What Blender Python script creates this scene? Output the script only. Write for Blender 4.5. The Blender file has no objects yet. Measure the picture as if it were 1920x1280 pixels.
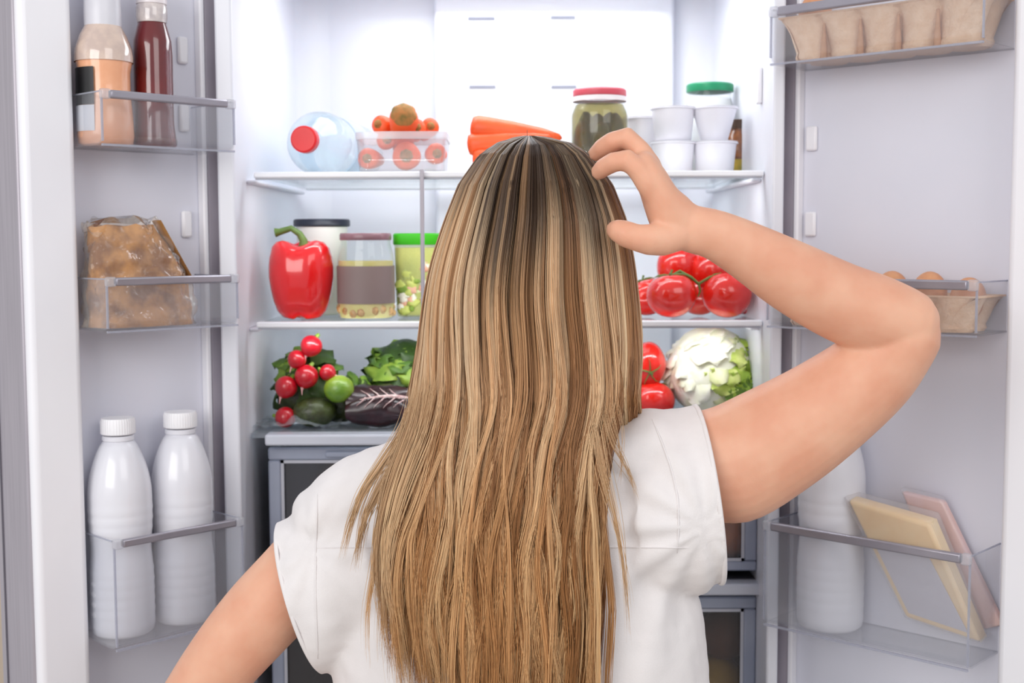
import bpy, bmesh, math, random
import numpy as np
from mathutils import Vector, noise

# ------------------------------------------------------------------ camera, world, lights
scn = bpy.context.scene
COL = scn.collection
F = 2400.0
ZC = 1.5
TH = math.atan(190 / 2400.0)
RO = math.radians(0.2)
FWD = np.array([0, math.cos(TH), -math.sin(TH)])
UP0 = np.array([0, math.sin(TH), math.cos(TH)])
RT = math.cos(RO) * np.array([1, 0, 0]) - math.sin(RO) * UP0
UPV = math.sin(RO) * np.array([1, 0, 0]) + math.cos(RO) * UP0
CAMP = np.array([0, 0, ZC])
cam_d = bpy.data.cameras.new('camera')
cam = bpy.data.objects.new('camera', cam_d)
COL.objects.link(cam)
cam_d.sensor_width = 36
cam_d.lens = F * 36 / 1920
cam_d.clip_start = 0.01
from mathutils import Matrix
m3 = Matrix(((RT[0], UPV[0], -FWD[0]), (RT[1], UPV[1], -FWD[1]), (RT[2], UPV[2], -FWD[2])))
cam.matrix_world = Matrix.Translation(CAMP) @ m3.to_4x4()
scn.camera = cam
cam_d.dof.use_dof = True
cam_d.dof.focus_distance = 1.3
cam_d.dof.aperture_fstop = 7.0

vs = scn.view_settings
vs.view_transform = 'Standard'
vs.look = 'None'
vs.exposure = 0.0
vs.gamma = 1.0
vs.use_curve_mapping = False
scn.cycles.max_bounces = 10
scn.cycles.transparent_max_bounces = 24
scn.cycles.diffuse_bounces = 5

w = bpy.data.worlds.new('world')
scn.world = w
w.use_nodes = True
w.node_tree.nodes['Background'].inputs[0].default_value = (0.93, 0.95, 1.0, 1)
w.node_tree.nodes['Background'].inputs[1].default_value = 0.70


def area(name, loc, target, sx, sy, power, color=(1, 1, 1)):
    l = bpy.data.lights.new(name, 'AREA')
    l.shape = 'RECTANGLE'
    l.size, l.size_y = sx, sy
    l.energy = power
    l.color = color
    o = bpy.data.objects.new(name, l)
    COL.objects.link(o)
    o.location = loc
    d = Vector(target) - Vector(loc)
    o.rotation_euler = d.to_track_quat('-Z', 'Y').to_euler()
    return o


area('room_softbox_light', (-1.3, -1.1, 2.15), (0.0, 1.5, 1.45), 1.8, 1.4, 38, (1.0, 0.985, 0.96))  # unseen softbox key light, high left behind the camera
area('room_ceiling_light', (1.2, -0.6, 2.5), (0.1, 1.5, 1.3), 1.4, 1.2, 13, (1.0, 0.98, 0.96))
area('refrigerator_lamp_light', (0.0, 1.84, 1.895), (0.0, 1.86, 1.3), 0.52, 0.22, 1.3, (0.93, 0.97, 1.0))
area('refrigerator_side_lamp_light', (0.0, 2.085, 1.87), (0.0, 2.1, 1.3), 0.5, 0.05, 0.15, (0.93, 0.97, 1.0))
area('middle_shelf_fill_light', (0.0, 1.696, 1.5795), (0.0, 1.90, 1.40), 0.6, 0.006, 0.50, (0.95, 0.98, 1.0))  # added fill hidden behind the upper shelf trim, brightens the middle shelf
area('lower_shelf_fill_light', (0.0, 1.696, 1.3815), (0.0, 1.88, 1.25), 0.6, 0.006, 0.45, (0.95, 0.98, 1.0))  # added fill hidden behind the middle shelf trim, brightens the lower shelf


def pt(px, py, Y):
    """point at depth Y that lies on the given line of sight"""
    px = np.asarray(px, float); py = np.asarray(py, float); Y = np.asarray(Y, float)
    d = F * FWD + (px - 960)[..., None] * RT + (640 - py)[..., None] * UPV
    return CAMP + d * (Y / d[..., 1])[..., None]


def P(px, py, Y):
    return pt(px, py, Y)


# ------------------------------------------------------------------ materials
def lin(c):
    if isinstance(c, str):
        c = [int(c[i:i + 2], 16) / 255 for i in (0, 2, 4)]
    return tuple(x / 12.92 if x <= 0.04045 else ((x + 0.055) / 1.055) ** 2.4 for x in c)


MATS = {}


def mat(name, c, rough=0.5, c2=None, scale=20, metal=0.0, coat=0.0, bump=0.0, bscale=60, sss=0.0, spec=0.5, detail=3,
        stretch=(1, 1, 1), lo=0.35, hi=0.65, ssr=(1, 0.35, 0.2)):
    if name in MATS:
        return MATS[name]
    m = bpy.data.materials.new(name)
    m.use_nodes = True
    nt = m.node_tree
    b = nt.nodes['Principled BSDF']
    c1 = lin(c)
    if c2 is None:
        c2 = tuple(min(1, x * 0.93) for x in c1)
    else:
        c2 = lin(c2)
    tc = nt.nodes.new('ShaderNodeTexCoord')
    mp = nt.nodes.new('ShaderNodeMapping')
    mp.inputs['Scale'].default_value = stretch
    nt.links.new(tc.outputs['Object'], mp.inputs['Vector'])
    nz = nt.nodes.new('ShaderNodeTexNoise')
    nz.inputs['Scale'].default_value = scale
    nz.inputs['Detail'].default_value = detail
    nt.links.new(mp.outputs[0], nz.inputs['Vector'])
    rp = nt.nodes.new('ShaderNodeValToRGB')
    rp.color_ramp.elements[0].position = lo
    rp.color_ramp.elements[1].position = hi
    rp.color_ramp.elements[0].color = (*c1, 1)
    rp.color_ramp.elements[1].color = (*c2, 1)
    nt.links.new(nz.outputs['Fac'], rp.inputs[0])
    nt.links.new(rp.outputs[0], b.inputs['Base Color'])
    b.inputs['Roughness'].default_value = rough
    b.inputs['Metallic'].default_value = metal
    b.inputs['Coat Weight'].default_value = coat
    b.inputs['Specular IOR Level'].default_value = spec
    if sss:
        b.inputs['Subsurface Weight'].default_value = sss
        b.inputs['Subsurface Radius'].default_value = ssr
        b.inputs['Subsurface Scale'].default_value = 0.008
    if bump:
        n2 = nt.nodes.new('ShaderNodeTexNoise')
        n2.inputs['Scale'].default_value = bscale
        n2.inputs['Detail'].default_value = 4
        nt.links.new(mp.outputs[0], n2.inputs['Vector'])
        bp = nt.nodes.new('ShaderNodeBump')
        bp.inputs['Strength'].default_value = bump
        bp.inputs['Distance'].default_value = 0.003
        nt.links.new(n2.outputs['Fac'], bp.inputs['Height'])
        nt.links.new(bp.outputs[0], b.inputs['Normal'])
    MATS[name] = m
    return m


def clear(name, tint=(0.95, 0.96, 0.97), body=0.05, body_c=(0.9, 0.92, 0.95), rough=0.06, bump=0.0, bscale=40, fres=1.35):
    """thin clear plastic or glass: lets light through, reflects at grazing angles, a trace of milky body"""
    if name in MATS:
        return MATS[name]
    m = bpy.data.materials.new(name)
    m.use_nodes = True
    nt = m.node_tree
    nt.nodes.remove(nt.nodes['Principled BSDF'])
    out = nt.nodes['Material Output']
    tr = nt.nodes.new('ShaderNodeBsdfTransparent')
    tr.inputs[0].default_value = (*tint, 1)
    gl = nt.nodes.new('ShaderNodeBsdfGlossy')
    gl.inputs['Roughness'].default_value = rough
    df = nt.nodes.new('ShaderNodeBsdfDiffuse')
    tc = nt.nodes.new('ShaderNodeTexCoord')
    nz = nt.nodes.new('ShaderNodeTexNoise')
    nz.inputs['Scale'].default_value = bscale
    nt.links.new(tc.outputs['Object'], nz.inputs['Vector'])
    rp = nt.nodes.new('ShaderNodeValToRGB')
    rp.color_ramp.elements[0].color = (*[x * 0.95 for x in body_c], 1)
    rp.color_ramp.elements[1].color = (*body_c, 1)
    nt.links.new(nz.outputs['Fac'], rp.inputs[0])
    nt.links.new(rp.outputs[0], df.inputs[0])
    lw = nt.nodes.new('ShaderNodeLayerWeight')
    lw.inputs['Blend'].default_value = 0.5
    pw = nt.nodes.new('ShaderNodeMath'); pw.operation = 'POWER'; pw.inputs[1].default_value = 4.0
    nt.links.new(lw.outputs['Facing'], pw.inputs[0])
    fr = nt.nodes.new('ShaderNodeMath'); fr.operation = 'MULTIPLY_ADD'
    fr.inputs[1].default_value = (fres - 1) * 1.6; fr.inputs[2].default_value = 0.03
    nt.links.new(pw.outputs[0], fr.inputs[0])
    if bump:
        bp = nt.nodes.new('ShaderNodeBump')
        bp.inputs['Strength'].default_value = bump
        bp.inputs['Distance'].default_value = 0.004
        nt.links.new(nz.outputs['Fac'], bp.inputs['Height'])
        nt.links.new(bp.outputs[0], gl.inputs['Normal'])
        nt.links.new(bp.outputs[0], lw.inputs['Normal'])
    m1 = nt.nodes.new('ShaderNodeMixShader')
    m1.inputs[0].default_value = body
    nt.links.new(tr.outputs[0], m1.inputs[1])
    nt.links.new(df.outputs[0], m1.inputs[2])
    m2 = nt.nodes.new('ShaderNodeMixShader')
    nt.links.new(fr.outputs[0], m2.inputs[0])
    nt.links.new(m1.outputs[0], m2.inputs[1])
    nt.links.new(gl.outputs[0], m2.inputs[2])
    nt.links.new(m2.outputs[0], out.inputs[0])
    MATS[name] = m
    return m


LINER = mat('white_liner_plastic', 'E4E5EC', 0.35, 'E0E1E9', 4)
DOORW = mat('door_liner_plastic', 'DEDEE8', 0.4, 'DADBE6', 5)
RIMW = mat('door_rim_plastic', 'F2F1F5', 0.4, 'EEEDF2', 5)
STEEL = mat('brushed_steel', 'B0AAB2', 0.4, 'A6A0A8', 8, metal=0.3, stretch=(40, 40, 1))
GASKET = mat('grey_gasket', 'A69FA8', 0.6, '9E97A1', 15)
RAILM = mat('grey_rail', 'A9A5AE', 0.3, 'A09CA6', 20, metal=0.5)
ENDCAP = clear('clear_end_cap', (0.88, 0.88, 0.9), 0.25, (0.9, 0.9, 0.93), 0.1)
BINC = clear('clear_bin_plastic', (0.965, 0.97, 0.98), 0.07, (0.85, 0.86, 0.9), 0.08, fres=1.3)
BINEDGE = clear('bin_edge_plastic', (0.72, 0.73, 0.8), 0.35, (0.72, 0.73, 0.8), 0.15)
GLASS = clear('shelf_glass', (0.96, 0.985, 0.98), 0.10, (0.93, 0.97, 0.97), 0.03)
JARG = clear('jar_glass', (0.97, 0.985, 0.98), 0.04, (0.92, 0.96, 0.95), 0.03)
TRIMW = mat('shelf_trim_white', 'F6F7FA', 0.3, 'F0F1F6', 10)
TRIMG = mat('shelf_trim_grey', 'A8AAB4', 0.3, 'A0A2AC', 10)


# ------------------------------------------------------------------ mesh building
class MB:
    def __init__(s):
        s.v = []; s.f = []; s.n = 0

    def add(s, v, f):
        v = [tuple(map(float, p)) for p in v]
        s.v += v
        s.f += [tuple(i + s.n for i in q) for q in f]
        s.n += len(v)
        return s

    def box(s, x0, x1, y0, y1, z0, z1, fr=None):
        c = [(x, y, z) for z in (z0, z1) for y in (y0, y1) for x in (x0, x1)]
        f = [(0, 2, 3, 1), (4, 5, 7, 6), (0, 1, 5, 4), (2, 6, 7, 3), (0, 4, 6, 2), (1, 3, 7, 5)]
        if fr:
            c = [fr(*p) for p in c]
        return s.add(c, f)

    def rings(s, R, cap0=True, cap1=True, closed=False):
        """R: list of rings (each list of n points)"""
        n = len(R[0]); V = [p for r in R for p in r]; f = []
        for k in range(len(R) - 1 + (1 if closed else 0)):
            a, b = k * n, ((k + 1) % len(R)) * n
            for i in range(n):
                j = (i + 1) % n
                f.append((a + i, a + j, b + j, b + i))
        if cap0 and not closed:
            f.append(tuple(range(n))[::-1])
        if cap1 and not closed:
            f.append(tuple((len(R) - 1) * n + i for i in range(n)))
        return s.add(V, f)

    def lathe(s, prof, n=32, at=(0, 0, 0), lobes=None, squash=(1, 1), cap0=True, cap1=True):
        R = []
        for r, z in prof:
            ring = []
            for i in range(n):
                a = 2 * math.pi * i / n
                rr = r * (lobes(a, z) if lobes else 1)
                ring.append((at[0] + rr * math.cos(a) * squash[0], at[1] + rr * math.sin(a) * squash[1], at[2] + z))
            R.append(ring)
        return s.rings(R, cap0, cap1)

    def tube(s, pts, rad, n=10, flat=1.0, ref=None):
        pts = [np.array(p, float) for p in pts]
        if not hasattr(rad, '__len__'):
            rad = [rad] * len(pts)
        R = []; prev = None
        for i, p in enumerate(pts):
            t = pts[min(i + 1, len(pts) - 1)] - pts[max(i - 1, 0)]
            t = t / (np.linalg.norm(t) + 1e-12)
            if prev is None:
                a = np.array(ref if ref is not None else ((0, 0, 1) if abs(t[2]) < 0.9 else (1, 0, 0)), float)
            else:
                a = prev
            a = a - t * a.dot(t); a /= np.linalg.norm(a) + 1e-12
            prev = a
            b = np.cross(t, a)
            R.append([p + rad[i] * (math.cos(2 * math.pi * k / n) * a + flat * math.sin(2 * math.pi * k / n) * b) for k in range(n)])
        return s.rings(R)

    def ell(s, c, r, nu=20, nv=12, fn=None, rot=None):
        c = np.array(c, float)
        V = []; f = []
        for j in range(1, nv):
            th = math.pi * j / nv
            for i in range(nu):
                a = 2 * math.pi * i / nu
                d = np.array([math.sin(th) * math.cos(a), math.sin(th) * math.sin(a), math.cos(th)])
                k = fn(d) if fn else 1.0
                q = d * np.array(r) * k
                if rot is not None:
                    q = rot @ q
                V.append(c + q)
        for z in (1, -1):
            d = np.array([0, 0, z]); q = d * np.array(r) * (fn(d) if fn else 1)
            if rot is not None:
                q = rot @ q
            V.append(c + q)
        for j in range(nv - 2):
            for i in range(nu):
                k = (i + 1) % nu
                f.append((j * nu + i, (j + 1) * nu + i, (j + 1) * nu + k, j * nu + k))
        T, B = (nv - 1) * nu, (nv - 1) * nu + 1
        for i in range(nu):
            k = (i + 1) % nu
            f.append((T, i, k))
            f.append((B, (nv - 2) * nu + k, (nv - 2) * nu + i))
        return s.add(V, f)

    def mesh(s, name):
        me = bpy.data.meshes.new(name)
        me.from_pydata(s.v, [], s.f)
        me.validate()
        return me


def finish(me, m, smooth=40):
    if m is not None:
        me.materials.append(m)
    bm = bmesh.new(); bm.from_mesh(me)
    bmesh.ops.recalc_face_normals(bm, faces=bm.faces)
    bm.to_mesh(me); bm.free()
    me.polygons.foreach_set('use_smooth', [smooth is not None] * len(me.polygons))
    if smooth is not None and smooth < 180:
        me.set_sharp_from_angle(angle=math.radians(smooth))


def part(name, mb, m, parent=None, smooth=40, world=True, bevel=0.0, seg=2):
    me = mb.mesh(name) if isinstance(mb, MB) else mb
    finish(me, m, smooth)
    if parent is not None and world:
        b = base_of(parent)
        me.transform(b.inverted())
    o = bpy.data.objects.new(name, me)
    COL.objects.link(o)
    o.parent = parent
    if bevel:
        bv = o.modifiers.new('bevel', 'BEVEL')
        bv.width = bevel; bv.segments = seg; bv.limit_method = 'ANGLE'; bv.angle_limit = math.radians(40)
    return o


def base_of(o):
    M = Matrix.Identity(4)
    while o is not None:
        M = o.matrix_basis @ M
        o = o.parent
    return M


def tag(o, label, cat, group=None):
    o['label'] = label; o['category'] = cat
    if group:
        o['group'] = group
    return o


def thing(name, label, cat, loc=(0, 0, 0), rz=0.0, group=None, rot=None):
    o = bpy.data.objects.new(name, None)
    COL.objects.link(o)
    o.empty_display_size = 0.02
    o.location = tuple(map(float, loc))
    o.rotation_euler = rot if rot is not None else (0, 0, rz)
    return tag(o, label, cat, group)


def dup(root, loc, rz, label, group=None, scale=1.0, rot=None):
    r = root.copy(); COL.objects.link(r)
    r.location = tuple(map(float, loc)); r.rotation_euler = rot if rot is not None else (0, 0, rz)
    r.scale = (scale,) * 3
    r['label'] = label
    if group:
        r['group'] = group
    for ch in list(root.children):
        c = ch.copy(); COL.objects.link(c); c.parent = r
        for g in list(ch.children):
            d = g.copy(); COL.objects.link(d); d.parent = c
    return r


def struct(name, mb, m, **k):
    o = part(name, mb, m, **k)
    o['kind'] = 'structure'
    return o


# ------------------------------------------------------------------ room shell
mb = MB().box(-2.5, 2.5, -2.2, 2.62, -0.05, 0.0)
struct('floor', mb, mat('floor_tiles', 'B9AFA3', 0.4, 'AFA498', 3))
mb = MB().box(-2.5, 2.5, 2.55, 2.62, 0.0, 2.7)
struct('wall_back', mb, mat('kitchen_wall_paint', 'D6C6B4', 0.8, 'CFBEAB', 2))
mb = MB().box(-2.5, 2.5, 2.535, 2.55, 0.0, 0.09)
struct('baseboard_back', mb, mat('baseboard_white', 'E8E4DE', 0.5))

# ------------------------------------------------------------------ refrigerator
XL, XR = -0.350, 0.330
XLo, XRo = -0.372, 0.345
YF, YB = 1.63, 2.15
ZT = float(P(955, 323, 1.68)[2]); ZM = float(P(955, 604, 1.68)[2]); ZB = float(P(955, 813, 1.68)[2])
fridge = thing('refrigerator', 'large open double door refrigerator filled with food, in front of the person', 'refrigerator', (0, 1.9, 0.0))

mb = MB()
mb.box(XLo, XL, YF, YB + .05, .62, 1.96)
mb.box(XR, XRo, YF, YB + .05, .62, 1.96)
mb.box(XL, XR, YB, YB + .05, .62, 1.96)
mb.box(XLo, XRo, YF, YB + .05, 1.915, 1.97)
mb.box(XLo, XRo, YF, YB + .05, .58, .66)
part('cabinet', mb, LINER, fridge, bevel=.003)
mb = MB().box(XLo, XRo, YF + .01, YB + .05, .06, .58)
fz = part('freezer_drawer', mb, mat('freezer_front', 'B9B6BE', .35, metal=.5), fridge, bevel=.004)
part('handle', MB().box(-.25, .23, YF - .025, YF + .01, .50, .53), STEEL, fz, bevel=.006)
part('plinth', MB().box(XLo + .02, XRo - .02, YF + .04, YB, 0, .06), GASKET, fridge)
# back panel: raised centre panel, with vents
bx0 = float(P(816, 200, 2.13)[0]); bx1 = float(P(1262, 200, 2.13)[0])
bp = part('back_panel', MB().box(bx0, bx1, 2.118, 2.149, .98, 1.90), LINER, fridge, bevel=.006, seg=3)
for (a, b, y) in ((878, 927, 35), (1033, 1078, 33), (880, 929, 163), (1034, 1080, 163)):
    p0, p1 = P(a, y, 2.118), P(b, y, 2.118)
    part('vent_slot', MB().box(p0[0], p1[0], 2.1155, 2.1185, p0[2] - .0022, p0[2] + .0022),
         mat('vent_dark', '9092A0', .6), bp)
# corner coves of the liner
for sx, x in ((1, XL), (-1, XR)):
    mb = MB()
    n = 8; r = .05
    pr = [(x, YB)] + [(x + sx * (r - r * math.cos(t)), YB - (r - r * math.sin(t))) for t in [math.pi / 2 * k / n for k in range(n + 1)]]
    mb.rings([[(q[0], q[1], .98) for q in pr], [(q[0], q[1], 1.915) for q in pr]])
    part('corner_cove', mb, LINER, fridge, smooth=60)
# shelf supports moulded in the side walls
for sx, x in ((1, XL), (-1, XR)):
    for z in (ZT, ZM):
        mb = MB().box(min(x, x + sx * .014), max(x, x + sx * .014), 1.70, 2.10, z - .013, z - .0075)
        part('shelf_support', mb, LINER, fridge, bevel=.004)
    if sx < 0:
        part('hinge_catch', MB().box(x - .006, x, 1.70, 1.715, 1.678, 1.725), RIMW, fridge, bevel=.002)
# lamp panel in the ceiling of the cabinet
lm = bpy.data.materials.new('lamp_panel'); lm.use_nodes = True
nb = lm.node_tree.nodes['Principled BSDF']
nb.inputs['Emission Color'].default_value = (0.93, 0.97, 1, 1); nb.inputs['Emission Strength'].default_value = 2.5
part('lamp_panel', MB().box(-.28, .26, 1.72, 1.96, 1.902, 1.916), lm, fridge, bevel=.003)
# glass shelves
for z in (ZT, ZM):
    g = part('glass_shelf', MB().box(-.334, .327, 1.69, 2.09, z - .005, z), GLASS, fridge)
    part('front_trim', MB().box(-.336, .329, 1.678, 1.692, z - .0062, z + .0015), TRIMW, g, bevel=.002)
    part('front_trim_lip', MB().box(-.334, .327, 1.680, 1.688, z - .0085, z - .0062), TRIMG, g)
    part('rear_trim', MB().box(-.334, .327, 2.085, 2.10, z - .006, z + .006), TRIMW, g, bevel=.002)
xs = float(P(792, 400, 1.676)[0])
part('shelf_strut', MB().box(xs - .0025, xs + .0025, 1.668, 1.677, ZM, ZT + .004), STEEL, fridge, bevel=.001)
# cover above the crisper drawers
g = part('crisper_cover', MB().box(XL + .002, XR - .002, 1.69, 2.10, ZB - .006, ZB), clear('cover_glass', (.85, .88, .9), .22, (.75, .8, .86), .1), fridge)
x0 = float(P(498, 820, 1.68)[0]); x1 = float(P(1432, 820, 1.68)[0])
part('front_trim', MB().box(x0, x1, 1.672, 1.70, ZB - .014, ZB + .001), mat('cover_trim', 'CDD1DC', .3, 'C6CAD6', 8), g, bevel=.003)

DRW = clear('drawer_window', (.82, .80, .80), .08, (.36, .36, .40), .08)
DRF = mat('drawer_frame', 'A3AABC', .3, '98A0B4', 12)
DRI = mat('drawer_inner', '5A5C66', .5, '50525C', 9)


def drawer(ytop, ybot, zt=None, zb=None):
    Yf = 1.70
    X0 = float(P(503, 900, Yf)[0]); X1 = float(P(1421, 900, Yf)[0])
    z1 = float(P(955, ytop, Yf)[2]) if zt is None else zt
    z0 = float(P(955, ybot, Yf)[2]) if zb is None else zb
    b = .017
    mb = MB()
    mb.box(X0 + .004, X0 + .008, Yf + .01, 2.08, z0, z1 - .01)
    mb.box(X1 - .008, X1 - .004, Yf + .01, 2.08, z0, z1 - .01)
    mb.box(X0 + .004, X1 - .004, 2.076, 2.08, z0, z1 - .01)
    mb.box(X0 + .004, X1 - .004, Yf + .01, 2.08, z0, z0 + .004)
    d = part('crisper_drawer', mb, DRI, fridge)
    mb = MB()
    mb.box(X0, X1, Yf, Yf + .014, z1 - b, z1)
    mb.box(X0, X1, Yf, Yf + .014, z0, z0 + b * .8)
    mb.box(X0, X0 + b, Yf, Yf + .014, z0 + b * .8, z1 - b)
    mb.box(X1 - b, X1, Yf, Yf + .014, z0 + b * .8, z1 - b)
    part('drawer_frame', mb, DRF, d, bevel=.003)
    part('drawer_window', MB().box(X0 + b, X1 - b, Yf + .005, Yf + .008, z0 + b * .8, z1 - b), DRW, d)
    mb = MB()
    e = b + .004
    for q in ((X0 + b, X1 - b, z1 - e, z1 - b), (X0 + b, X1 - b, z0 + b * .8, z0 + b * .8 + .004),
              (X0 + b, X0 + e, z0 + b * .8, z1 - b), (X1 - e, X1 - b, z0 + b * .8, z1 - b)):
        mb.box(q[0], q[1], Yf + .001, Yf + .004, q[2], q[3])
    part('window_bead', mb, mat('drawer_bead', 'C2C4CE', .3), d)
    hx = float(P(610, 850, Yf)[0])
    part('handle_recess', MB().box(hx, hx + .40, Yf - .006, Yf, z1 - .013, z1 - .004), DRF, d, bevel=.003)
    return d, z0, z1


d1, dz0, dz1 = drawer(838, 1072)
part('drawer_divider', MB().box(x0, x1, 1.71, 2.10, float(P(955, 1090, 1.70)[2]) - .006, float(P(955, 1090, 1.70)[2])), DRI, fridge)
zd = float(P(955, 1100, 1.69)[2])
part('divider_trim', MB().box(x0, x1, 1.685, 1.72, zd - .012, zd + .004), MATS['cover_trim'], fridge, bevel=.003)
d2, ez0, ez1 = drawer(1120, 1420)

# ------------------------------------------------------------------ doors
UL = np.array([-.70, -.71]); UL = UL / np.linalg.norm(UL)
L0 = np.array([-.400, 1.655])
UR = np.array([.735, -.678]); UR = UR / np.linalg.norm(UR)
R0 = np.array([.375, 1.668])


def DL(u, v, z):
    q = L0 + UL * u + np.array([-UL[1], UL[0]]) * v
    return (q[0], q[1], z)


def DR(u, v, z):
    q = R0 + UR * u + np.array([UR[1], -UR[0]]) * v
    return (q[0], q[1], z)


def zat(px, py, Y):
    return float(P(px, py, Y)[2])


ZD0, ZD1 = .64, 1.97


def make_door(D, L, name_rim):
    d = part('door', MB().box(-.03, L + .06, -.030, 0, ZD0, ZD1, D), DOORW, fridge, bevel=.003)
    mb = MB().box(L + .006, L + .069, -.002, .045, ZD0, ZD1, D)
    part('door_rim', mb, RIMW, d, bevel=.008, seg=4)
    for a, b in ((ZD1 - .05, ZD1), (ZD0, ZD0 + .05)):
        part('end_rim', MB().box(0, L + .01, 0, .045, a, b, D), RIMW, d, bevel=.008, seg=3)
    part('gasket', MB().box(-.032, -.003, .0, .012, ZD0, ZD1, D), GASKET, d, bevel=.003)
    part('hinge_rim', MB().box(-.003, .004, .0, .014, ZD0, ZD1, D), RIMW, d, bevel=.002)
    mb = MB().box(L + .060, L + .072, -.052, .034, ZD0, ZD1, D).box(-.03, L + .062, -.052, -.031, ZD0, ZD1, D)
    part('door_skin', mb, STEEL, d, bevel=.003)
    part('skin_groove', MB().box(L + .0715, L + .0732, -.036, -.033, ZD0, ZD1, D), mat('dark_groove', '605C66', .6), d)
    return d


dl = make_door(DL, .184, 'l')
dr = make_door(DR, .282, 'r')
# moulded pegs that carry the bins
for (u, py) in ((.022, 95), (.022, 222), (.022, 420), (.022, 560)):
    z = zat(350, py, 1.64)
    part('bin_peg', MB().box(u - .006, u + .008, 0, .007, z - .017, z + .017, DL), RIMW, dl, bevel=.003)
for (u, py) in ((.012, 260), (.012, 420), (.012, 760)):
    z = zat(1520, py, 1.66)
    part('bin_peg', MB().box(u - .004, u + .012, 0, .006, z - .016, z + .016, DR), RIMW, dr, bevel=.003)


def make_bin(D, u0, u1, vb, z0, z1, zr):
    """clear tray: floor, front, two ends, hollow rail with end caps"""
    t = .0022
    r = .012

    def ring(u, inset=0):
        # rounded front lower corner profile in (v,z)
        pts = [(0.0, z0), (vb - r, z0)]
        for k in range(5):
            a = -math.pi / 2 + math.pi / 2 * (k + 1) / 5
            pts.append((vb - r + r * math.cos(a), z0 + r + r * math.sin(a)))
        pts.append((vb, z1))
        inn = [(p[0], p[1]) for p in pts]
        out = []
        for i, p in enumerate(inn):
            out.append(p)
        inner = [(vb - t, z1)] + [(vb - r + (r - t) * math.cos(a), z0 + r + (r - t) * math.sin(a)) for a in
                                  [0 - math.pi / 2 * k / 5 for k in range(5)]] + [(vb - r, z0 + t), (0, z0 + t)]
        return [D(u, q[0], q[1]) for q in out + inner]
    mb = MB().rings([ring(u0), ring(u1)])
    # ends
    for u in (u0, u1 - t):
        pts = [(0.002, z0 + t), (vb - r, z0 + t)] + [(vb - r + (r - t) * math.cos(a), z0 + r + (r - t) * math.sin(a)) for a in
                                                    [-math.pi / 2 + math.pi / 2 * k / 4 for k in range(1, 5)]] + [(vb - t, z1), (0.002, z1)]
        mb.rings([[D(u, *q) for q in pts], [D(u + t, *q) for q in pts]])
    b = part('door_bin', mb, BINC, fridge, smooth=50)
    h = (zr[1] - zr[0])
    part('rail', MB().box(u0 + .010, u1 - .010, vb - .004, vb + .0035, zr[0], zr[1], D), RAILM, b, bevel=.002)
    for a, c in ((u0 - .001, u0 + .010), (u1 - .010, u1 + .001)):
        part('end_cap', MB().box(a, c, vb - .005, vb + .0045, zr[0] - .001, zr[1] + .001, D), ENDCAP, b, bevel=.002)
    # visible thick plastic edges
    mb = MB()
    mb.box(u0, u1, vb - .003, vb + .0006, z0 - .0012, z0 + .0012, D)
    part('lower_edge', mb, BINEDGE, b)
    mb = MB().box(u1 - .0012, u1 + .0006, vb - .002, vb + .001, z0 + .004, zr[0], D)
    part('corner_edge', mb, BINEDGE, b)
    part('corner_edge', MB().box(u0 - .0006, u0 + .0010, vb - .002, vb + .001, z0 + .008, zr[0], D), BINEDGE, b)
    part('upper_edge', MB().box(u0, u0 + .0012, 0, vb - .005, z1 - .001, z1 + .0008, D), BINEDGE, b)
    part('upper_edge', MB().box(u1 - .0012, u1, 0, vb - .005, z1 - .001, z1 + .0008, D), BINEDGE, b)
    return b


zlt0 = zat(430, 284, 1.58); zlt1 = zat(430, 197, 1.58)
zlm0 = zat(435, 609, 1.58); zlm1 = zat(435, 523, 1.58)
zll0 = zat(205, 1221, 1.456); zll1 = zat(205, 1023, 1.456)
for a, b in ((zlt0, zlt1), (zlm0, zlm1), (zll0, zll1)):
    make_bin(DL, .010, .184, .096, a, b + .004, (b - .004, b + .0055))
zrt0 = zat(1455, 121, 1.6); zrt1 = zat(1450, 24, 1.6)
zrm0 = zat(1440, 612, 1.6); zrm1 = zat(1835, 536, 1.42)
zrl0 = zat(1455, 1170, 1.6); zrl1 = zat(1440, 985, 1.6)
for a, b in ((zrt0, zrt1), (zrm0, zrm1), (zrl0, zrl1)):
    make_bin(DR, .005, .272, .087, a, b + .004, (b - .005, b + .006))

# ------------------------------------------------------------------ food: shared builders
rng = random.Random(7)


def nz3(x, y, z, s=1.0):
    return noise.noise(Vector((x * s, y * s, z * s)))


def du(px, v, py=600, right=False):
    """distance along a door at which offset v is seen in the given column"""
    D = DR if right else DL
    a, b = -.05, .33
    for _ in range(40):
        m = (a + b) / 2
        q = np.array(D(m, v, 1.4)) - CAMP
        col = 960 + F * q.dot(RT) / q.dot(FWD)
        if (col < px) == right:
            a = m
        else:
            b = m
    return (a + b) / 2


# ---- left door, top bin: two sauce bottles
def frm(c, d=0.0):
    return c


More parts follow.
